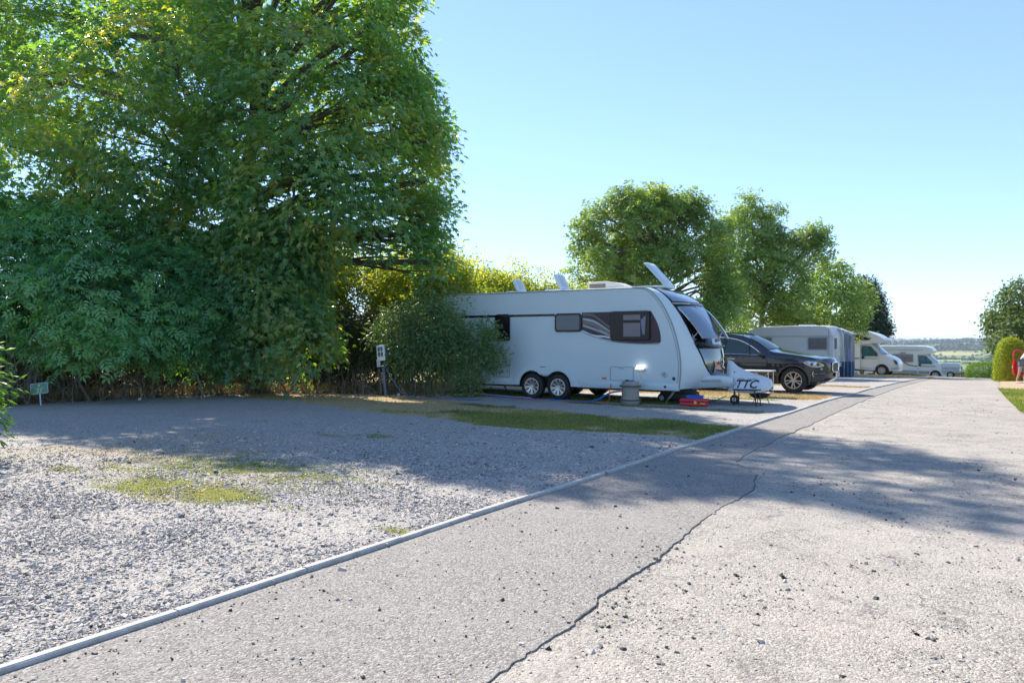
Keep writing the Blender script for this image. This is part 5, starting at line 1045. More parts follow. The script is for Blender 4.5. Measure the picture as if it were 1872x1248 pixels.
# ---- electric post, sign, litter
ep = thing('power_post', 'leaning metal post with a white electric hookup box in front of the hedge', 'power post', *G(705, 720, .13), rot=ROT + .35)
ep.rotation_euler = (0, R(-5), ROT + .42); ep.scale = (.85, .85, .97)
mb = MB(); mb.tube([(0, 0, -.1), (0, 0, .80)], .045, 14); mb.build('post', mat('blue_grey_post', (.16, .20, .25), .5, var=.4, scale=6), ep)
mb = MB(); mb.box(-.17, -.09, -.03, .05, -.1, .75); mb.build('timber_stake', mat('old_timber', (.12, .10, .085), .9, var=.4, scale=8), ep)
mb = MB(); mb.box(-.13, .13, -.11, .14, .98, 1.37, .012); bx_ = mb.build('meter_box', mat('box_grey', (.34, .38, .43), .5), ep)
mb = MB(); mb.box(-.115, .13, -.135, -.112, .96, 1.37, .008); mb.build('box_front', mat('box_cream', (.78, .79, .74), .5, var=.1, scale=5), bx_)
mb = MB(); mb.box(-.14, -.04, -.15, -.05, .80, .99, .006); mb.build('bracket', LGREY, ep)
mb = MB()
for z in (1.23, 1.09):
    for x in (-.04, .045): mb.box(x - .035, x + .03, -.155, -.135, z - .005, z + .09, .006); mb.box(x - .025, x + .02, -.16, -.154, z - .03, z - .01, .003)
mb.build('socket', mat('socket_dark', (.10, .13, .11), .5), bx_)
t0, s0 = G(705, 720, .13)
cable('hookup_cable', 'blue electric cable drooping from the power post to the ground behind the buddleia', [(t0 + .02, s0 - .1, .85), (t0 + .12, s0 - .12, .72), (t0 + .35, s0 - .15, .45), (t0 + .75, s0 - .2, .12), (t0 + 1.15, s0 - .1, .02), (t0 + 1.9, s0 + .15, .01), (t0 + 2.6, s0 + .5, .01)], .014, mat('blue_cable', (.09, .12, .26), .5), 'cable')
sg = thing('pitch_sign', 'small green pitch number sign on a short white stake in front of the hedge', 'sign', *G(75, 741, .12), rot=0)
sg.rotation_euler = (R(-4), R(-6), R(12))
mb = MB(); mb.box(-.012, .012, -.006, .006, -.08, .30); mb.build('stake', mat('white_stake', (.6, .64, .68), .5), sg)
mb = MB(); mb.prism(rpoly(-.17, .17, .27, .50, .03), -.016, -.006); bd = mb.build('sign_rim', mat('pale_rim', (.5, .55, .55), .5), sg)
mb = MB(); mb.prism(rpoly(-.158, .158, .282, .488, .022), -.019, -.016); mb.build('sign_face', mat('sign_green', (.09, .26, .17), .35, var=.3, scale=7), sg)
SY = mat('sign_yellow', (.55, .62, .22), .5)
text_mb('23', .11, lambda u, v: (u, -.021, .335 + v), bold=.002).build('number', SY, sg, smooth=False)
text_mb('PITCH NUMBER', .03, lambda u, v: (u - .01, -.021, .395 + v)).build('lettering', mat('sign_pale', (.5, .62, .5), .5), sg, smooth=False)
mb = MB(); mb.lathe([(.001, -.0215), (.02, -.021), (.022, -.019)], (0, 0, .445), 'y', 12); mb.build('emblem', mat('sign_pale', (.5, .62, .5), .5), sg)
def crumple(name, label, t, s, r, m, seed, cat='litter'):
    g = np.random.default_rng(seed); bm = bmesh.new(); bmesh.ops.create_icosphere(bm, subdivisions=2, radius=r)
    for v in bm.verts: v.co *= g.uniform(.6, 1.25); v.co.z *= .8
    me = bpy.data.meshes.new(name); bm.to_mesh(me); bm.free(); me.materials.append(m); o = link(bpy.data.objects.new(name, me)); o.location = wpt(t, s, r * .5); return tag(o, label, cat)
crumple('plastic_bottle', 'crumpled pale blue plastic litter under the hedge left of the sycamore scrub', *G(367, 716, .13), .075, mat('blue_litter', (.35, .55, .75), .3), 4)
crumple('white_stone', 'small pale stone on the grass right of the power post', *G(728, 722, .1), .05, mat('pale_stone', (.5, .55, .52), .8), 6, 'stone')
crumple('paper_scrap', 'small white scrap of litter at the hedge foot beside the brushwood', *G(255, 731, .13), .04, mat('paper', (.6, .6, .58), .7), 8)
# ============================================================ dark SUV (front faces the lane)
CAR = thing('parked_suv', 'dark navy estate style off road car parked between the two caravans', 'car', -5.17 + .835, 22.22, .028)
CAR.scale = (.955, .955, .955)
top = [(-.14, .33), (.01, .42), (.03, .60), (.02, .80), (-.03, .93), (-.10, .985), (-.35, 1.045), (-.75, 1.11), (-1.15, 1.165), (-1.45, 1.20), (-1.60, 1.245)] + crom([(-1.60, 1.245), (-1.95, 1.475), (-2.25, 1.63), (-2.6, 1.715), (-3.1, 1.75), (-3.7, 1.735), (-4.3, 1.66)], 4)[1:] + [(-4.5, 1.60), (-4.66, 1.35), (-4.76, 1.12), (-4.86, 1.0), (-4.88, .8), (-4.84, .55), (-4.75, .36)]
def wcar(x, z):
    w_ = .965
    if z > 1.0: w_ -= .03 * min((z - 1.0) / .12, 1)
    if z > 1.12: w_ -= .40 * (z - 1.12) if x < -1.2 else .25 * (z - 1.12)
    if z < .55: w_ -= .06 * ((.55 - z) / .3)
    w_ += .018 * math.exp(-((z - .9) / .09) ** 2)
    if x > -.75: w_ -= .34 * ((x + .75) / .78) ** 2.4
    if x < -4.2: w_ -= .16 * ((-4.2 - x) / .68) ** 2
    return w_
B = Body(wcar, .97); B.crx = lambda x, z, q: (.16 * (1 - q * q) if x > -.2 else (.10 * (1 - q * q) if (-2.0 < x < -1.3) else (-.08 * (1 - q * q) if x < -4.4 else 0)))
B.shell(top, 'body', NAVY, CAR, arches=[(-.86, .43, .37), (-3.79, .43, .37)], crownf=lambda x, z: .05 if x > -1.6 else .05, inset=(.025, .04), drop=(.05, .012), ny=12, step=(.14, .13))
gh = crom([(-1.72, 1.10), (-2.02, 1.32), (-2.35, 1.50), (-2.70, 1.60), (-3.15, 1.64), (-3.6, 1.62), (-4.0, 1.54), (-4.28, 1.40), (-4.38, 1.25), (-4.34, 1.17)], 3)
for sd_ in (-1, 1):
    gl = B.patch(gh, 'side_window', WINGL, CAR, off=.004, side=sd_)
    if sd_ < 0:
        B.line(gh + gh[:1], 'chrome_trim', CHROME, gl, r=.011, off=.012, side=sd_)
        for p in ([(-2.93, 1.13), (-2.86, 1.63)], [(-3.0, 1.13), (-2.93, 1.64)], [(-3.83, 1.15), (-3.72, 1.60)], [(-2.12, 1.11), (-2.16, 1.41)]): B.line([(p[0][0] + (p[1][0] - p[0][0]) * q, p[0][1] + (p[1][1] - p[0][1]) * q) for q in np.linspace(0, 1, 5)], 'x', BLACKP, gl, r=.02, off=.006, side=sd_, mb=(mb := MB())); mb.build('window_pillar', BLACKP, gl)
def topquad(x0, z0, x1, z1, name, m, wq=.86, off=.012, n=8, crown=.05, crx=0.0):
    mb = MB(); P = []
    for i in range(n + 1):
        u = i / n; x, z = x0 + (x1 - x0) * u, z0 + (z1 - z0) * u; z += off + .03 * math.sin(math.pi * u); ye = B.yf(x, z - off) * wq
        P.append([(x + crx * (1 - q * q), B.y0 + q * ye, z + crown * (1 - q * q)) for q in np.linspace(-1, 1, 13)])
    mb.grid(P); return mb.build(name, m, CAR)
topquad(-1.60, 1.25, -2.24, 1.635, 'windscreen', WINGL, .93, .012, crx=.10)
seam = mat('panel_gap', (.004, .004, .005), .8)
mb = MB()
for ln in ([(-1.62, .48), (-1.60, .8), (-1.66, 1.08)], [(-2.86, .47), (-2.90, .8), (-2.96, 1.1)], [(-3.62, .80), (-3.70, 1.1)], [(-.22, .985), (-.8, 1.075), (-1.5, 1.165)], [(-1.0, .82), (-1.6, .85), (-2.9, .88), (-4.3, .93)]): B.line(crom(ln, 4), 'x', seam, CAR, r=.005, off=.001, mb=mb)
mb.build('panel_gaps', seam, CAR)
for x in (-2.68, -3.70):
    mb = MB(); mb.tube([B.S(x - .10, .985, .01), B.S(x - .04, .99, .035), B.S(x + .08, .985, .035), B.S(x + .12, .98, .01)], .014, 7); mb.build('door_handle', CHROME if x > -3 else NAVY, CAR)
hl = crom([(-.56, .905), (-.42, .945), (-.22, .915), (-.07, .86), (-.05, .79), (-.18, .755), (-.36, .775), (-.50, .84)], 3, True)
for sd_ in (-1, 1):
    h_ = B.patch(hl, 'headlight', mat('lamp_glass', (.38, .46, .54), .08, metal=.6, coat=.8, var=.4, scale=14), CAR, off=.014, side=sd_)
    for cx, cz in ((-.34, .845), (-.18, .835)): mb = MB(); mb.lathe([(.001, -.02), (.03, -.02), (.042, -.012), (.045, 0)], B.S(cx, cz, .012, sd_), 'y', 14); mb.build('lamp_bowl', mat('lamp_dark', (.03, .05, .07), .2, coat=.8), h_)
for sd_ in (-1, 1):
    m_ = []
    for cx in (-.86, -3.79):
        ring = [(cx + .47 * math.cos(a), .37 + .47 * math.sin(a)) for a in np.linspace(-.28, math.pi + .28, 18)] + [(cx + .425 * math.cos(a), .37 + .425 * math.sin(a)) for a in np.linspace(math.pi + .22, -.22, 18)]
        B.patch(ring, 'wheel_arch', CLAD, CAR, off=.012, side=sd_, step=.12)
    B.patch([(-1.36, .33), (-1.36, .47), (-3.30, .49), (-3.30, .33)], 'sill', CLAD, CAR, off=.012, side=sd_)
    B.patch([(-.36, .335), (-.34, .52), (-.02, .44), (-.06, .36)], 'bumper_cladding', CLAD, CAR, off=.012, side=sd_, step=.1)
    B.patch([(-.30, .52), (-.30, .62), (-.04, .64), (-.03, .50)], 'bumper_vent', BLACKP, CAR, off=.006, side=sd_, step=.1)
    B.line([(-.31, .63), (-.33, .55), (-.30, .49)], 'vent_trim', ALLOY, CAR, r=.016, off=.012, side=sd_); B.line([(-.30, .565), (-.03, .58)], 'vent_trim', ALLOY, CAR, r=.008, off=.012, side=sd_)
    mb = MB(); mb.lathe([(.001, -.02), (.035, -.018), (.045, 0)], B.S(-.11, .70, .01, sd_), 'y', 14); mb.build('fog_lamp', mat('lamp_glass', (.4, .4, .4)), CAR)
mb = MB(); yb = .97
for sg_ in (-1, 1):
    p = [(0.02 if 0 else 0, 0)]
    P0 = []
    for a, c in rpoly(.045, .40, .62, .90, .07): P0.append((.205 - .55 * a * a, yb + sg_ * a, c))
    mb.add(P0, [tuple(range(len(P0)))])
mb.build('grille', BLACKP, CAR)
mb = MB()
for sg_ in (-1, 1):
    p = rpoly(.045, .40, .62, .90, .07); mb.tube([(.215 - .55 * a * a, yb + sg_ * a, c) for a, c in p + p[:1]], .018, 7)
mb.build('grille_frame', CHROME, CAR)
mb = MB(); mb.box(.19, .205, yb - .26, yb + .26, .475, .585, .003); mb.build('number_plate', mat('plate_white', (.7, .7, .68), .5), CAR)
text_mb('WX14', .09, lambda u, v: (.209, yb + u, .53 + v), bold=.002).build('number_plate_text', BLACKP, CAR, smooth=False)
mb = MB()
for q in np.linspace(0, 2 * math.pi, 1): pass
m2 = MB(); c0 = B.S(-1.78, 1.13, .13); m2.lathe([(.001, -.10), (.05, -.095), (.085, -.05), (.09, 0), (.085, .05), (.05, .09), (.001, .10)], c0, 'y', 16); m2.v = [(c0[0] + (x - c0[0]) * .75, y, c0[2] + (z - c0[2]) * .9) for x, y, z in m2.v]
m2.tube([B.S(-1.74, 1.06, 0), B.S(-1.76, 1.09, .08)], .022, 6); m2.build('wing_mirror', NAVY, CAR)
m2 = MB(); c1 = B.S(-1.78, 1.13, .13, 1); m2.lathe([(.001, -.10), (.05, -.095), (.085, -.05), (.09, 0), (.085, .05), (.05, .09), (.001, .10)], c1, 'y', 16); m2.build('wing_mirror', NAVY, CAR)
mb = MB()
for sd_ in (-1, 1): mb.tube([B.S(x, z, -.10, sd_) for x, z in ((-2.4, 1.70), (-2.5, 1.755), (-3.2, 1.795), (-4.1, 1.74), (-4.25, 1.68))], .013, 6)
mb.build('roof_rail', BLACKG, CAR)
for x in (-.86, -3.79):
    wheel(CAR, x, .97 - .80, .37, .372, .25, .245, -1, spokes=10, rimm=mat('rim_silver', (.55, .52, .50), .3, metal=.8)); wheel(CAR, x, .97 + .80, .37, .372, .25, .245, 1, spokes=10)
mb = MB(); mb.box(-4.6, -.25, .3, 1.64, .24, .42); mb.box(-1.28, -.44, .32, 1.62, .42, .8); mb.box(-4.2, -3.38, .32, 1.62, .42, .8); mb.build('underbody', BLACKP, CAR)
mb = MB(); mb.tube([(-2.1 + .0, .62 + .17 * math.cos(a), 1.14 + .17 * math.sin(a)) for a in np.linspace(0, 6.28, 16)], .012, 5); mb.build('steering_wheel', BLACKP, CAR)

def part_body(root, top, yf, y0, name, m, arches=(), **kw):
    b = Body(yf, y0); o = b.shell(top, name, m, root, arches=arches, **kw); return b, o
def hwin(b, root, x0, x1, z0, z1, pane, name='side_window', r=.05, off=.02, side=-1):
    o = b.patch(rpoly(x0, x1, z0, z1, r), name, GREYT, root, off=off, side=side, thick=off); b.patch(rpoly(x0 + .045, x1 - .045, z0 + .045, z1 - .045, r * .7), 'pane', pane, o, off=off + .004, side=side, thick=.004); return o
# ============================================================ older caravan and its awning
def at_px(px, Y):
    x = (px - 936) / 1400 * Y; return x * V[0] + Y * V[1], x * U[0] + Y * U[1]
T2, S2 = at_px(1521, 38.0)
C2 = thing('touring_caravan', 'older small cream caravan with sloped front and grey framed side window, behind the dark car', 'caravan', T2, S2, Z(T2, S2) + .02, ROT + R(-6))
t2 = [(.0, .42), (.02, 1.0), (.0, 1.9), (-.05, 2.25), (-.16, 2.44), (-.32, 2.52), (-.6, 2.545)] + [(-2.0, 2.55), (-3.6, 2.52), (-4.0, 2.44), (-4.35, 2.22), (-4.55, 1.8), (-4.62, 1.2), (-4.62, .5), (-4.4, .40)]
b2, _ = part_body(C2, t2, lambda x, z: 1.05, 1.05, 'body', WHITE2, arches=[(-2.3, .36, .33)], crown=.04, drop=(.04, .01), step=(.6, .5))
pg = mat('grey_pane', (.16, .15, .17), .25, coat=.5, var=.25, scale=5)
hwin(b2, C2, -1.18, -.22, 1.35, 1.98, pg, r=.04); hwin(b2, C2, -3.9, -3.0, 1.35, 1.98, pg, r=.04)
mb = MB(); b2.line([(-.02, 2.03), (-4.4, 2.03)], 'x', GREYT, C2, r=.012, off=.004, mb=mb); b2.line([(-.16, .45), (-.16, 2.40)], 'x', LGREY, C2, r=.012, off=.004, mb=mb); b2.line([(-.02, .78), (-4.5, .78)], 'x', LGREY, C2, r=.008, off=.003, mb=mb); mb.build('trim_line', GREYT, C2)
b2.patch([(-.0, .80), (-.0, .90), (-4.6, .90), (-4.6, .80)], 'coach_line', mat('dusty_red_line', (.36, .20, .19), .5), C2, off=.004)
b2.patch([(-.02, .44), (-.02, .78), (-.35, .78), (-.62, .44)], 'lower_panel', LGREY, C2, off=.01)
mb = MB(); mb.prism(rpoly(-2.9, -1.7, .0, .01, .004), 0, .01); 
wheel(C2, -2.3, .12, .31, .31, .18, .19, -1, style='hub')
mb = MB(); mb.box(.004, .03, .12, .78, .5, 2.05, .01); dr = mb.build('rear_door', WHITE2, C2)
mb = MB(); mb.box(.03, .045, .2, .70, 1.35, 1.98, .01); w_ = mb.build('door_window', LGREY, dr); mb = MB(); mb.box(.045, .05, .25, .65, 1.4, 1.93); mb.build('pane', mat('door_pane', (.13, .17, .14), .15, coat=.6), w_)
mb = MB(); mb.box(.03, .05, .68, .74, 1.2, 1.26); mb.build('handle', LGREY, dr)
mb = MB(); mb.box(.0, .10, .02, 2.08, .50, .72, .02); bp = mb.build('rear_bumper', LGREY, C2)
mb = MB(); mb.box(.09, .13, .06, .24, .55, .68, .01); mb.build('tail_light', LAMPR, bp); mb = MB(); mb.box(.09, .125, .26, .45, .55, .68, .01); mb.box(.09, .125, .48, .6, .56, .67, .01); mb.build('tail_light', mat('pale_lens', (.6, .42, .36), .2), bp)
mb = MB(); mb.box(-1.9, -1.15, .75, 1.3, 2.57, 2.64, .02); mb.build('roof_vent', WHITE, C2)
mb = MB(); mb.tube([(.0, .3, .42), (.15, .3, .42)], .02, 6); mb.build('step', STEEL, C2)
T3, S3 = at_px(1546, 38.9)
AW = thing('awning', 'tall narrow blue and grey fabric awning joined to the end of the older caravan', 'awning', T3, S3, Z(T3, S3) + .02, ROT + R(-6))
navyf, greyf = mat('awning_navy', (.035, .075, .15), .8, var=.2), mat('awning_grey', (.25, .28, .31), .8, var=.25, scale=4)
mb = MB(); rows = []
for z in (0, .4, .78): rows.append([(-.05 + .34 * q + .03 * math.sin(q * 14 + z), -.08 + .25 * q * (1 - q) * 0 + .02 * math.sin(q * 19), z) for q in np.linspace(0, 1, 14)])
mb.grid(rows); mb.grid([[(x, y, z) for z in (0, .78)] for x, y in ((.29, -.08), (.32, .3), (.29, .55))]); mb.grid([[(x, y, z) for z in (0, .5, .78)] for x, y in ((-.05, -.08), (-.45, -.02), (-.8, .0))]); lo_ = mb.build('lower_skirt', navyf, AW)
mb = MB(); rows = []
for z in (.78, 1.3, 1.9, 2.25): rows.append([(-.05 + .34 * q + .03 * math.sin(q * 14 + z * 2), -.08 + .02 * math.sin(q * 19 + z), z - .1 * q * (z > 2)) for q in np.linspace(0, 1, 14)])
mb.grid(rows); mb.grid([[(x, y, z) for z in (.78, 1.5, zt)] for x, y, zt in ((.29, -.08, 2.15), (.32, .3, 2.2), (.29, .55, 2.15))]); mb.build('side_wall', greyf, AW)
mb = MB(); mb.grid([[(-.35, y, 2.50 - .02 * abs(y - 1)), (-.05, y, 2.36), (.2, y, 2.27), (.34, y, 2.17)] for y in (-.10, .2, .4, .6)]); mb.grid([[(-.05, -.10, 2.36), (.2, -.10, 2.27), (.34, -.10, 2.17)], [(-.05, -.10, 2.24), (.2, -.10, 2.13), (.34, -.10, 2.02)]]); mb.build('canopy', mat('awning_pale', (.46, .50, .54), .8), AW)
mb = MB(); mb.add([(.12, -.115, 1.5), (.24, -.115, 1.42), (.30, -.115, .85), (.18, -.115, .80)], [(0, 1, 2, 3)]); mb.build('clear_window', mat('awning_window', (.32, .30, .46), .2, coat=.6), AW)
mb = MB()
for x in (-.05, .14, .30): mb.tube([(x, -.11, 2.2), (x, -.11, 0)], .008, 5)
for x, y in ((.8, -.35), (.95, .1), (.55, -.45)): mb.tube([(x * .8, -.1, .4), (x, y, .0)], .008, 4)
mb.build('guy_line', mat('pale_cord', (.4, .5, .6), .7), AW)

# ============================================================ motorhomes
def motorhome(px, Y, label, scale, kind, ang=0):
    t, s = at_px(px, Y); root = thing('motorhome', label, 'motorhome', t, s, Z(t, s) + .02, ROT + R(ang), group='white motorhomes parked past the awning'); root.scale = (scale,) * 3
    # cab: front bumper at x=0, towards -x the habitation box
    def yc(x, z):
        w_ = 1.0
        if z > 1.15: w_ -= .20 * (z - 1.15)
        if x > -.6: w_ -= .30 * ((x + .6) / .6) ** 2
        if z < .5: w_ -= .05
        return w_
    cabt = [(-.08, .30), (.0, .42), (.0, .75), (-.06, .95), (-.20, 1.10), (-.55, 1.28), (-.95, 1.42)] + crom([(-.95, 1.42), (-1.3, 1.78), (-1.6, 2.08), (-1.72, 2.12)], 3)[1:] + [(-2.6, 2.12), (-2.62, 1.5), (-2.62, .40)]
    bc, cab = part_body(root, cabt, yc, 1.1, 'cab', MHWHITE, arches=[(-.98, .42, .36)], crown=.03, ny=10, drop=(.05, .012), step=(.2, .2))
    cwp = crom([(-1.22, 1.32), (-1.30, 1.50), (-1.62, 1.86), (-1.72, 1.93), (-2.12, 1.95), (-2.22, 1.88), (-2.20, 1.36), (-2.12, 1.30)], 2)
    for sd_ in (-1, 1):
        cw = bc.patch(cwp, 'cab_window', mat('cab_glass', (.04, .13, .17), .06, coat=.6), cab, off=.004, side=sd_)
        mb = MB(); bc.line([(-1.68, 1.31), (-1.74, 1.92)], 'x', BLACKP, cab, r=.02, off=.008, side=sd_, mb=mb); bc.line(cwp + cwp[:1], 'x', BLACKP, cab, r=.012, off=.006, side=sd_, mb=mb); mb.build('window_rubber', BLACKP, cw)
    mb = MB(); P = []
    for u in np.linspace(0, 1, 7):
        x, z = -.98 - .66 * u, 1.45 + .65 * u; ye = yc(x, z) * .95; P.append([(x + .10 * (1 - q * q) + .02, 1.1 + q * ye, z + .03 * (1 - q * q) + .015) for q in np.linspace(-1, 1, 11)])
    mb.grid(P); mb.build('windscreen', mat('bright_windscreen', (.30, .36, .40), .05, metal=.2), cab)
    bc.line([(-1.18, .5), (-1.14, 1.28)], 'door_gap', GREYT, cab, r=.006, off=.001); bc.line([(-2.26, .42), (-2.28, 2.0)], 'door_gap', GREYT, cab, r=.006, off=.001)
    mb = MB(); bc.patch(rpoly(-2.22, -2.05, 1.10, 1.28, .04), 'x', BLACKP, cab, off=.02, mb=mb); mb.build('door_handle', BLACKP, cab)
    mb = MB(); c0 = bc.S(-1.30, 1.42, .16); mb.box(c0[0] - .06, c0[0] + .05, c0[1] - .06, c0[1] + .05, 1.30, 1.56, .03); mb.tube([bc.S(-1.28, 1.38, 0), c0], .02, 5); mb.build('wing_mirror', BLACKP, cab)
    bc.patch(crom([(-.26, 1.06), (-.10, .96), (-.06, .80), (-.12, .72), (-.22, .88)], 3, True), 'headlight', mat('lamp_dark', (.03, .05, .07)), cab, off=.012, step=.1)
    bc.patch([(-.36, .46), (-.36, .56), (-.03, .58), (-.02, .46)], 'bumper_vent', LGREY, cab, off=.008, step=.1)
    for x in (-.98,): wheel(root, x, .22, .35, .36, .22, .22, -1, style='hub', rimm=mat('hub_grey', (.36, .40, .46), .4, metal=.5)); wheel(root, x, 1.98, .35, .36, .22, .22, 1, style='hub')
    mb = MB(); mb.box(-6.2, -.5, .3, 1.9, .28, .42); mb.box(-1.4, -.56, .36, 1.84, .4, .8); mb.build('underbody', BLACKP, root)
    st = mat('dark_stripe', (.06, .09, .12), .4)
    if kind == 0:
        hab = [(-2.30, .42), (-2.30, 2.08), (-1.60, 2.14), (-.98, 2.22), (-.80, 2.34), (-.88, 2.44)] + crom([(-.88, 2.44), (-1.3, 2.72), (-1.9, 2.93), (-2.6, 3.0), (-3.6, 2.95), (-4.6, 2.92)], 3)[1:] + [(-6.4, 2.90), (-6.55, 2.78), (-6.6, .5), (-6.5, .42)]
        bh, hb_ = part_body(root, hab, lambda x, z: 1.12 - (.10 * max(0, (x + 1.9)) ** 1.5 if x > -1.9 else 0), 1.1, 'living_box', MHWHITE, arches=[(-5.0, .40, .35)], crown=.04, crownf=lambda x, z: .03, drop=(.06, .015), step=(.5, .4))
        ow = crom([(-1.72, 2.36), (-1.66, 2.40), (-2.0, 2.60), (-2.35, 2.70), (-2.85, 2.74), (-3.0, 2.70), (-2.95, 2.42), (-2.85, 2.36)], 2)
        w_ = bh.patch(ow, 'overcab_window', BLACKG, hb_, off=.012); bh.patch([(-1.95, 2.41), (-2.15, 2.58), (-2.8, 2.67), (-2.84, 2.42)], 'pane', mat('warm_pane', (.12, .085, .075), .2, coat=.5), w_, off=.016, thick=.003)
        bc.line([(-1.2, 1.13), (-2.05, 1.13)], 'stripe', st, cab, r=.014, off=.006); bh.patch([(-2.32, 1.10), (-2.32, 1.16), (-6.5, 1.16), (-6.5, 1.10)], 'stripe', st, hb_, off=.004)
        mb = MB(); bh.line([(-2.32, 2.14), (-6.5, 2.14)], 'x', GREYT, hb_, r=.012, off=.003, mb=mb); bh.line([(-2.85, .45), (-2.85, 2.1)], 'x', GREYT, hb_, r=.008, off=.002, mb=mb); mb.build('panel_seam', GREYT, hb_)
        hwin(bh, hb_, -4.6, -3.6, 1.35, 1.95, pg)
    else:
        hab = [(-2.30, .42), (-2.30, 2.06), (-1.55, 2.10), (-1.25, 2.18), (-1.12, 2.36), (-1.18, 2.54), (-1.36, 2.68), (-1.7, 2.76), (-2.4, 2.80)] + [(-6.9, 2.80), (-7.05, 2.70), (-7.1, .5), (-7.0, .42)]
        bh, hb_ = part_body(root, hab, lambda x, z: 1.12 - (.12 * max(0, (x + 1.8)) ** 1.5 if x > -1.8 else 0), 1.1, 'living_box', MHWHITE, arches=[(-5.4, .40, .35)], crownf=lambda x, z: .03, drop=(.06, .015), step=(.5, .4))
        hwin(bh, hb_, -4.25, -2.62, 1.42, 2.10, pg); hwin(bh, hb_, -5.9, -4.95, 1.55, 2.10, pg)
        mb = MB(); mb.box(-3.6, -3.2, -.10, 0, 2.13, 2.25, .02); mb.build('outside_lamp', GREYT, hb_)
        mb = MB(); bh.line([(-1.9, 2.46), (-6.9, 2.46)], 'x', GREYT, hb_, r=.02, off=.003, mb=mb); mb.build('awning_rail', GREYT, hb_)
        bh.patch([(-2.32, .46), (-2.32, .72), (-4.95, .74), (-4.95, .46)], 'lower_panel', mat('blue_grey_panel', (.24, .32, .38), .45), hb_, off=.006)
        bc.patch([(-1.46, .46), (-1.40, .70), (-2.2, .70), (-2.2, .46)], 'lower_panel', mat('blue_grey_panel', (.24, .32, .38), .45), cab, off=.006)
        sw_ = crom([(-2.32, 1.10), (-2.8, 1.14), (-3.1, 1.24), (-3.32, 1.42)], 4); bh.patch(sw_ + [(p[0] - .16, p[1] + .02) for p in reversed(crom([(-2.32, 1.17), (-2.7, 1.22), (-2.95, 1.30), (-3.14, 1.42)], 4))][::1], 'stripe', st, hb_, off=.004) if False else bh.line(sw_, 'stripe', st, hb_, r=.035, off=.0)
        bc.line([(-.95, 1.10), (-1.6, 1.08), (-2.2, 1.10)], 'stripe', st, cab, r=.022, off=.004)
        mb = MB(); mb.box(-4.0, -3.4, .8, 1.3, 2.82, 2.90, .02); mb.box(-6.0, -5.4, .8, 1.3, 2.82, 2.90, .02); mb.build('roof_vent', LGREY, hb_)
    wheel(root, -5.0 if kind == 0 else -5.4, .2, .35, .35, .22, .22, -1, style='hub')
    return root
motorhome(1641, 50.0, 'white motorhome with bulging overcab bed and dark overcab window, right after the awning', 1.0, 0, -4)
motorhome(1734, 63.5, 'farther white motorhome with low rounded nose, two framed windows and grey lower panels', 1.0, 1, -3)

# ============================================================ things at the lane end
t, s = at_px(1741, 60); TR = thing('small_trailer', 'small white box trailer parked beside the farther motorhome nose', 'trailer', t, s, Z(t, s) + .02)
mb = MB(); mb.box(-.75, .55, -.5, .5, .75, 1.15, .04); mb.build('lid', WHITE, TR); mb = MB(); mb.box(-.70, .50, -.48, .48, .40, .74, .03); mb.tube([(.5, 0, .42), (1.2, 0, .42)], .03, 6); mb.build('box_body', mat('trailer_grey', (.48, .50, .51), .5), TR)
wheel(TR, -.1, -.52, .25, .25, .14, .15, -1, style='hub'); wheel(TR, -.1, .52, .25, .25, .14, .15, 1, style='hub')
t, s = at_px(1757, 66); FN = thing('wooden_fence', 'short brown upright board fence between the trailer and the clipped hedge', 'fence', t, s, Z(t, s))
FW = mat('fence_timber', (.20, .15, .11), .9, var=.4, scale=5)
for i in range(3): mb = MB(); mb.box(-1.1 + i * 1.1, -1.0 + i * 1.1, -.05, .05, -.3, 1.0); mb.build('post', FW, FN)
mb = MB()
for i in range(15): x = -1.15 + i * .16; mb.box(x, x + .11, -.075, -.052, .08, .92 + .02 * ((i * 7) % 3))
mb.build('boards', FW, FN); mb = MB(); mb.box(-1.2, 1.3, -.05, -.02, .2, .28); mb.box(-1.2, 1.3, -.05, -.02, .7, .78); mb.build('rail', FW, FN)
# far farmhouses, a handful of pixels
def house(name, t, s, a, sc_):
    o = thing('farmhouse', name, 'house', t, s, Z(t, s), ROT + a, group='pale houses in the far valley'); o.scale = (sc_,) * 3
    mb = MB(); mb.prism([(-6, -1), (-6, 5), (0, 9), (6, 5), (6, -1)], -7, 7); mb.build('wall', mat('pale_render', (.62, .6, .56), .8), o)
    mb = MB(); mb.grid([[(-6.6, y, 4.7), (0, y, 9.2), (6.6, y, 4.7)] for y in (-7.4, 7.4)]); r_ = mb.build('roof', mat('slate', (.2, .18, .18), .8), o); mb = MB(); mb.box(-.7, .7, 4, 5.5, 8.5, 10.5); mb.build('chimney', mat('pale_render', (.6, .6, .6)), r_)
for i, (px, py, nm) in enumerate(((1786, 646, 'pale farmhouse in the valley just left of the golden conifer'), (1778, 643, 'pale farmhouse in the valley, higher of the two beside the conifer'), (1722, 642, 'pale farmhouse in the valley above the farther motorhome nose'), (1697, 633, 'pale farmhouse on the hillside fields above the farther motorhome roof'))):
    Y = 63.5 * 1400 / (py - 622) * .97; t, s = at_px(px, Y); house(nm, t, s, i * .8, 1.3)

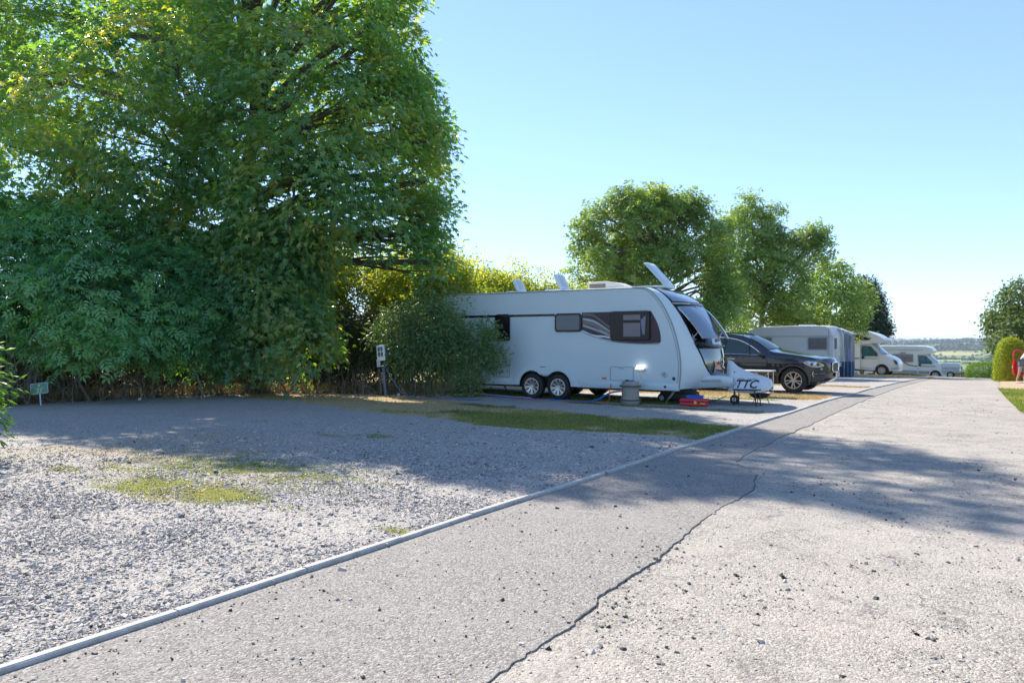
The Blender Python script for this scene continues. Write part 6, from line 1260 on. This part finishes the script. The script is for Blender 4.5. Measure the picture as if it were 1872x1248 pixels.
# ============================================================ red car with its door open
hxw = (1886 - 936) / 1400 * 33.2; rr_ = R(97)
RC = thing('red_car', 'bright red car with its door wide open, cut off by the right edge', 'car', rot=rr_, loc=(0, 0, 0))
RC.scale = (.95,) * 3
hl_ = Vector((-1.30 * .95, .86 * .95, 0)); hw_ = Matrix.Rotation(rr_, 3, 'Z') @ hl_
tt_, ss_ = at_px(1886, 33.2); RC.location = (hxw - hw_.x, 33.2 - hw_.y, Z(tt_, ss_) + .06)
def yr(x, z): return .86 - (.30 * (z - .92) if z > .92 else 0) - (.05 * (.5 - z) / .3 if z < .5 else 0) - (.25 * ((x + .5) / .5) ** 2 if x > -.5 else 0) - (.2 * ((-3.6 - x) / .5) ** 2 if x < -3.6 else 0)
rt_ = [(-.06, .28), (.0, .45), (-.02, .68), (-.12, .80), (-.6, .90), (-1.05, .96)] + crom([(-1.05, .96), (-1.5, 1.28), (-1.85, 1.46), (-2.4, 1.52), (-3.0, 1.50), (-3.6, 1.38)], 3)[1:] + [(-3.95, 1.0), (-4.08, .85), (-4.1, .5), (-4.0, .30)]
rb = Body(yr, 0); rbo = rb.shell(rt_, 'body', REDP, RC, arches=[(-.78, .36, .32), (-3.3, .36, .32)], crown=.04, ny=10, step=(.2, .2))
rgl = [(-1.30, .98), (-1.62, 1.24), (-1.95, 1.39), (-2.4, 1.44), (-3.0, 1.42), (-3.45, 1.30), (-3.55, .98)]
for sd_ in (-1, 1):
    rb.patch(rgl, 'side_window', WINGL, RC, off=.004, side=sd_)
    rb.patch([(-3.95, .62), (-3.98, .85), (-3.84, .86), (-3.80, .64)], 'tail_light', LAMPR, RC, off=.01, side=sd_, step=.1)
rb.patch([(-1.32, .34), (-1.32, .94), (-2.28, .97), (-2.28, .34)], 'door_opening', BLACKP, RC, off=.006, side=1)
mb = MB(); mb.box(-4.13, -4.095, -.26, .26, .5, .6); mb.build('number_plate', mat('plate_yellow', (.7, .55, .1), .5), RC)
mb = MB(); mb.grid([[(-3.62 - .30 * u, q * (.60 + .06 * u), 1.38 - .36 * u + .012) for q in np.linspace(-1, 1, 9)] for u in (0, .5, 1)]); mb.build('rear_window', WINGL, RC)
for x in (-.78, -3.3):
    for sd_ in (-1, 1): wheel(RC, x, sd_ * .74, .31, .31, .19, .19, sd_, style='hub')
hx, hy = -1.30, .86
def swing(p, a=R(-84)): x, y = p[0] - hx, p[1] - hy; return (hx + x * math.cos(a) - y * math.sin(a), hy + x * math.sin(a) + y * math.cos(a), p[2])
def swung(mb, name, m, parent): mb.v = [swing(p) for p in mb.v]; return mb.build(name, m, parent, angle=35)
mb = MB(); mb.prism([(-1.30, .30), (-1.28, .92), (-2.30, .96), (-2.38, .72), (-2.36, .42), (-2.28, .28)], .79, .87)
fp = crom([(-2.31, .90), (-2.34, 1.20), (-2.30, 1.36), (-2.20, 1.42), (-1.95, 1.37), (-1.62, 1.20), (-1.34, .95)], 4); mb.tube([(a, .82, c) for a, c in fp], .034, 8)
dr = swung(mb, 'open_door', REDP, RC)
mb = MB(); mb.prism([(-1.36, .42), (-1.36, .86), (-2.10, .92), (-2.20, .70), (-2.16, .42)], .765, .79); mb.prism([(-1.5, .62), (-1.5, .70), (-2.0, .72), (-2.0, .64)], .71, .765); swung(mb, 'door_card', mat('grey_trim_card', (.22, .22, .24), .6), dr)
mb = MB(); mb.box(-2.385, -2.37, .80, .86, .62, .72); swung(mb, 'door_latch', ALLOY, dr)
mb = MB(); mb.box(-1.62, -1.42, .87, 1.06, .92, 1.06, .03); swung(mb, 'door_mirror', LGREY, dr)
# ============================================================ person bending by the open door
PX, PY = (1869 - 936) / 1400 * 30.6, 30.6; tp_, sp2 = at_px(1872, 30.6)
PR = thing('person', 'person in white top and grey blue shorts bending forward beside the open red door', 'person', loc=(PX, PY, Z(tp_, sp2) + .075), rot=R(-65))
def skin(name, pts, edges, rad, m, parent, lv=2, root=0):
    me = bpy.data.meshes.new(name); me.from_pydata(pts, edges, []); o = link(bpy.data.objects.new(name, me), parent); me.materials.append(m)
    sm = o.modifiers.new('skin', 'SKIN'); sk = me.skin_vertices[0].data if me.skin_vertices else None
    if sk is None:
        bm = bmesh.new(); bm.from_mesh(me); bm.verts.layers.skin.verify(); bm.to_mesh(me); bm.free(); sk = me.skin_vertices[0].data
    for i, r in enumerate(rad): sk[i].radius = (r, r) if not isinstance(r, tuple) else r
    sk[root].use_root = True; sm.use_smooth_shade = True
    sb_ = o.modifiers.new('sub', 'SUBSURF'); sb_.levels = lv; sb_.render_levels = lv
    return o
SKIN = mat('skin', (.50, .30, .22), .5, var=.08)
# local: x = forward (bending direction), y = left, z up.  hips at 0.90, trunk leaning forward
pv = [(0, 0, .90), (.16, 0, 1.08), (.34, 0, 1.22), (.46, 0, 1.28), (.52, 0, 1.33), (.60, 0, 1.38), (.64, 0, 1.33),
      (.02, .10, .86), (.08, .12, .48), (-.02, .13, .09), (.03, .135, .035), (.16, .15, .03),
      (.02, -.10, .86), (-.02, -.12, .47), (-.14, -.12, .09), (-.10, -.12, .035), (.03, -.13, .03),
      (.40, .17, 1.25), (.46, .23, 1.02), (.62, .20, .86), (.69, .19, .82), (.40, -.17, 1.25), (.50, -.22, 1.03), (.68, -.19, .92), (.75, -.18, .89)]
pe = [(0, 1), (1, 2), (2, 3), (3, 4), (4, 5), (5, 6), (0, 7), (7, 8), (8, 9), (9, 10), (10, 11), (0, 12), (12, 13), (13, 14), (14, 15), (15, 16), (3, 17), (17, 18), (18, 19), (19, 20), (3, 21), (21, 22), (22, 23), (23, 24)]
pr_ = [.12, .105, .115, .10, .05, .085, .07, .085, .055, .035, .04, .028, .085, .055, .035, .04, .028, .05, .038, .028, .03, .05, .038, .028, .03]
for hand, sy in ((20, 1), (24, -1)):
    h = np.array(pv[hand])
    for f_, (dx, dy, dz, L) in enumerate(((.07, .028, -.02, 1), (.082, .009, -.03, 1), (.078, -.010, -.03, 1), (.062, -.028, -.02, 1), (.035, .045, .01, 1))):
        dy *= sy; n0 = len(pv); pv.append(tuple(h + np.array((dx * .55, dy, dz * .4)))); pv.append(tuple(h + np.array((dx, dy, dz - .025)))); pe += [(hand, n0), (n0, n0 + 1)]; pr_ += [.0095, .008]
body = skin('body', pv, pe, pr_, SKIN, PR)
skin('shirt', [(.04, 0, .93), (.18, 0, 1.10), (.34, 0, 1.22), (.45, 0, 1.27), (.40, .17, 1.25), (.45, .225, 1.08), (.40, -.17, 1.25), (.47, -.215, 1.09)], [(0, 1), (1, 2), (2, 3), (3, 4), (4, 5), (3, 6), (6, 7)], [.145, .128, .138, .115, .075, .062, .075, .062], mat('white_cloth', (.72, .73, .76), .8), PR)
skin('shorts', [(0, 0, .92), (.02, .10, .84), (.06, .118, .62), (.02, -.10, .84), (.0, -.118, .62)], [(0, 1), (1, 2), (0, 3), (3, 4)], [.15, .118, .095, .118, .095], mat('denim', (.13, .15, .21), .85), PR)
hm = MB(); hm.lathe([(.001, .10), (.05, .095), (.085, .06), (.10, .01), (.095, -.04), (.07, -.08), (.001, -.09)], (.585, 0, 1.40), 'z', 14); hm.build('hair', mat('brown_hair', (.16, .08, .04), .7), PR)
hm = MB(); hm.lathe([(.001, .012), (.012, .008), (.001, -.02)], (.695, 0, 1.345), 'z', 8)
for y in (-.03, .03): hm.lathe([(.001, .01), (.01, 0), (.001, -.01)], (.675, y, 1.37), 'z', 8)
hm.build('face_features', mat('face_dark', (.2, .1, .08), .5), PR)
for y, x in ((.145, .06), (-.125, -.06)): hm = MB(); hm.box(x - .10, x + .15, y - .04, y + .04, -.02, .035, .015); hm.build('shoe', mat('pale_shoe', (.55, .5, .45), .7), PR)
# ============================================================ air
hm_ = bpy.data.materials.new('valley_haze'); hm_.use_nodes = True; t_h = hm_.node_tree; t_h.nodes.clear()
pv_ = t_h.nodes.new('ShaderNodeVolumePrincipled'); oo_ = t_h.nodes.new('ShaderNodeOutputMaterial'); t_h.links.new(pv_.outputs[0], oo_.inputs['Volume'])
pv_.inputs['Color'].default_value = (.70, .85, 1.0, 1); pv_.inputs['Density'].default_value = .00007; pv_.inputs['Anisotropy'].default_value = .1
mb = MB(); mb.box(-9500, 14500, -9000, 18000, -160, 90); hz_ = mb.build('haze', hm_, smooth=False); hz_['kind'] = 'stuff'
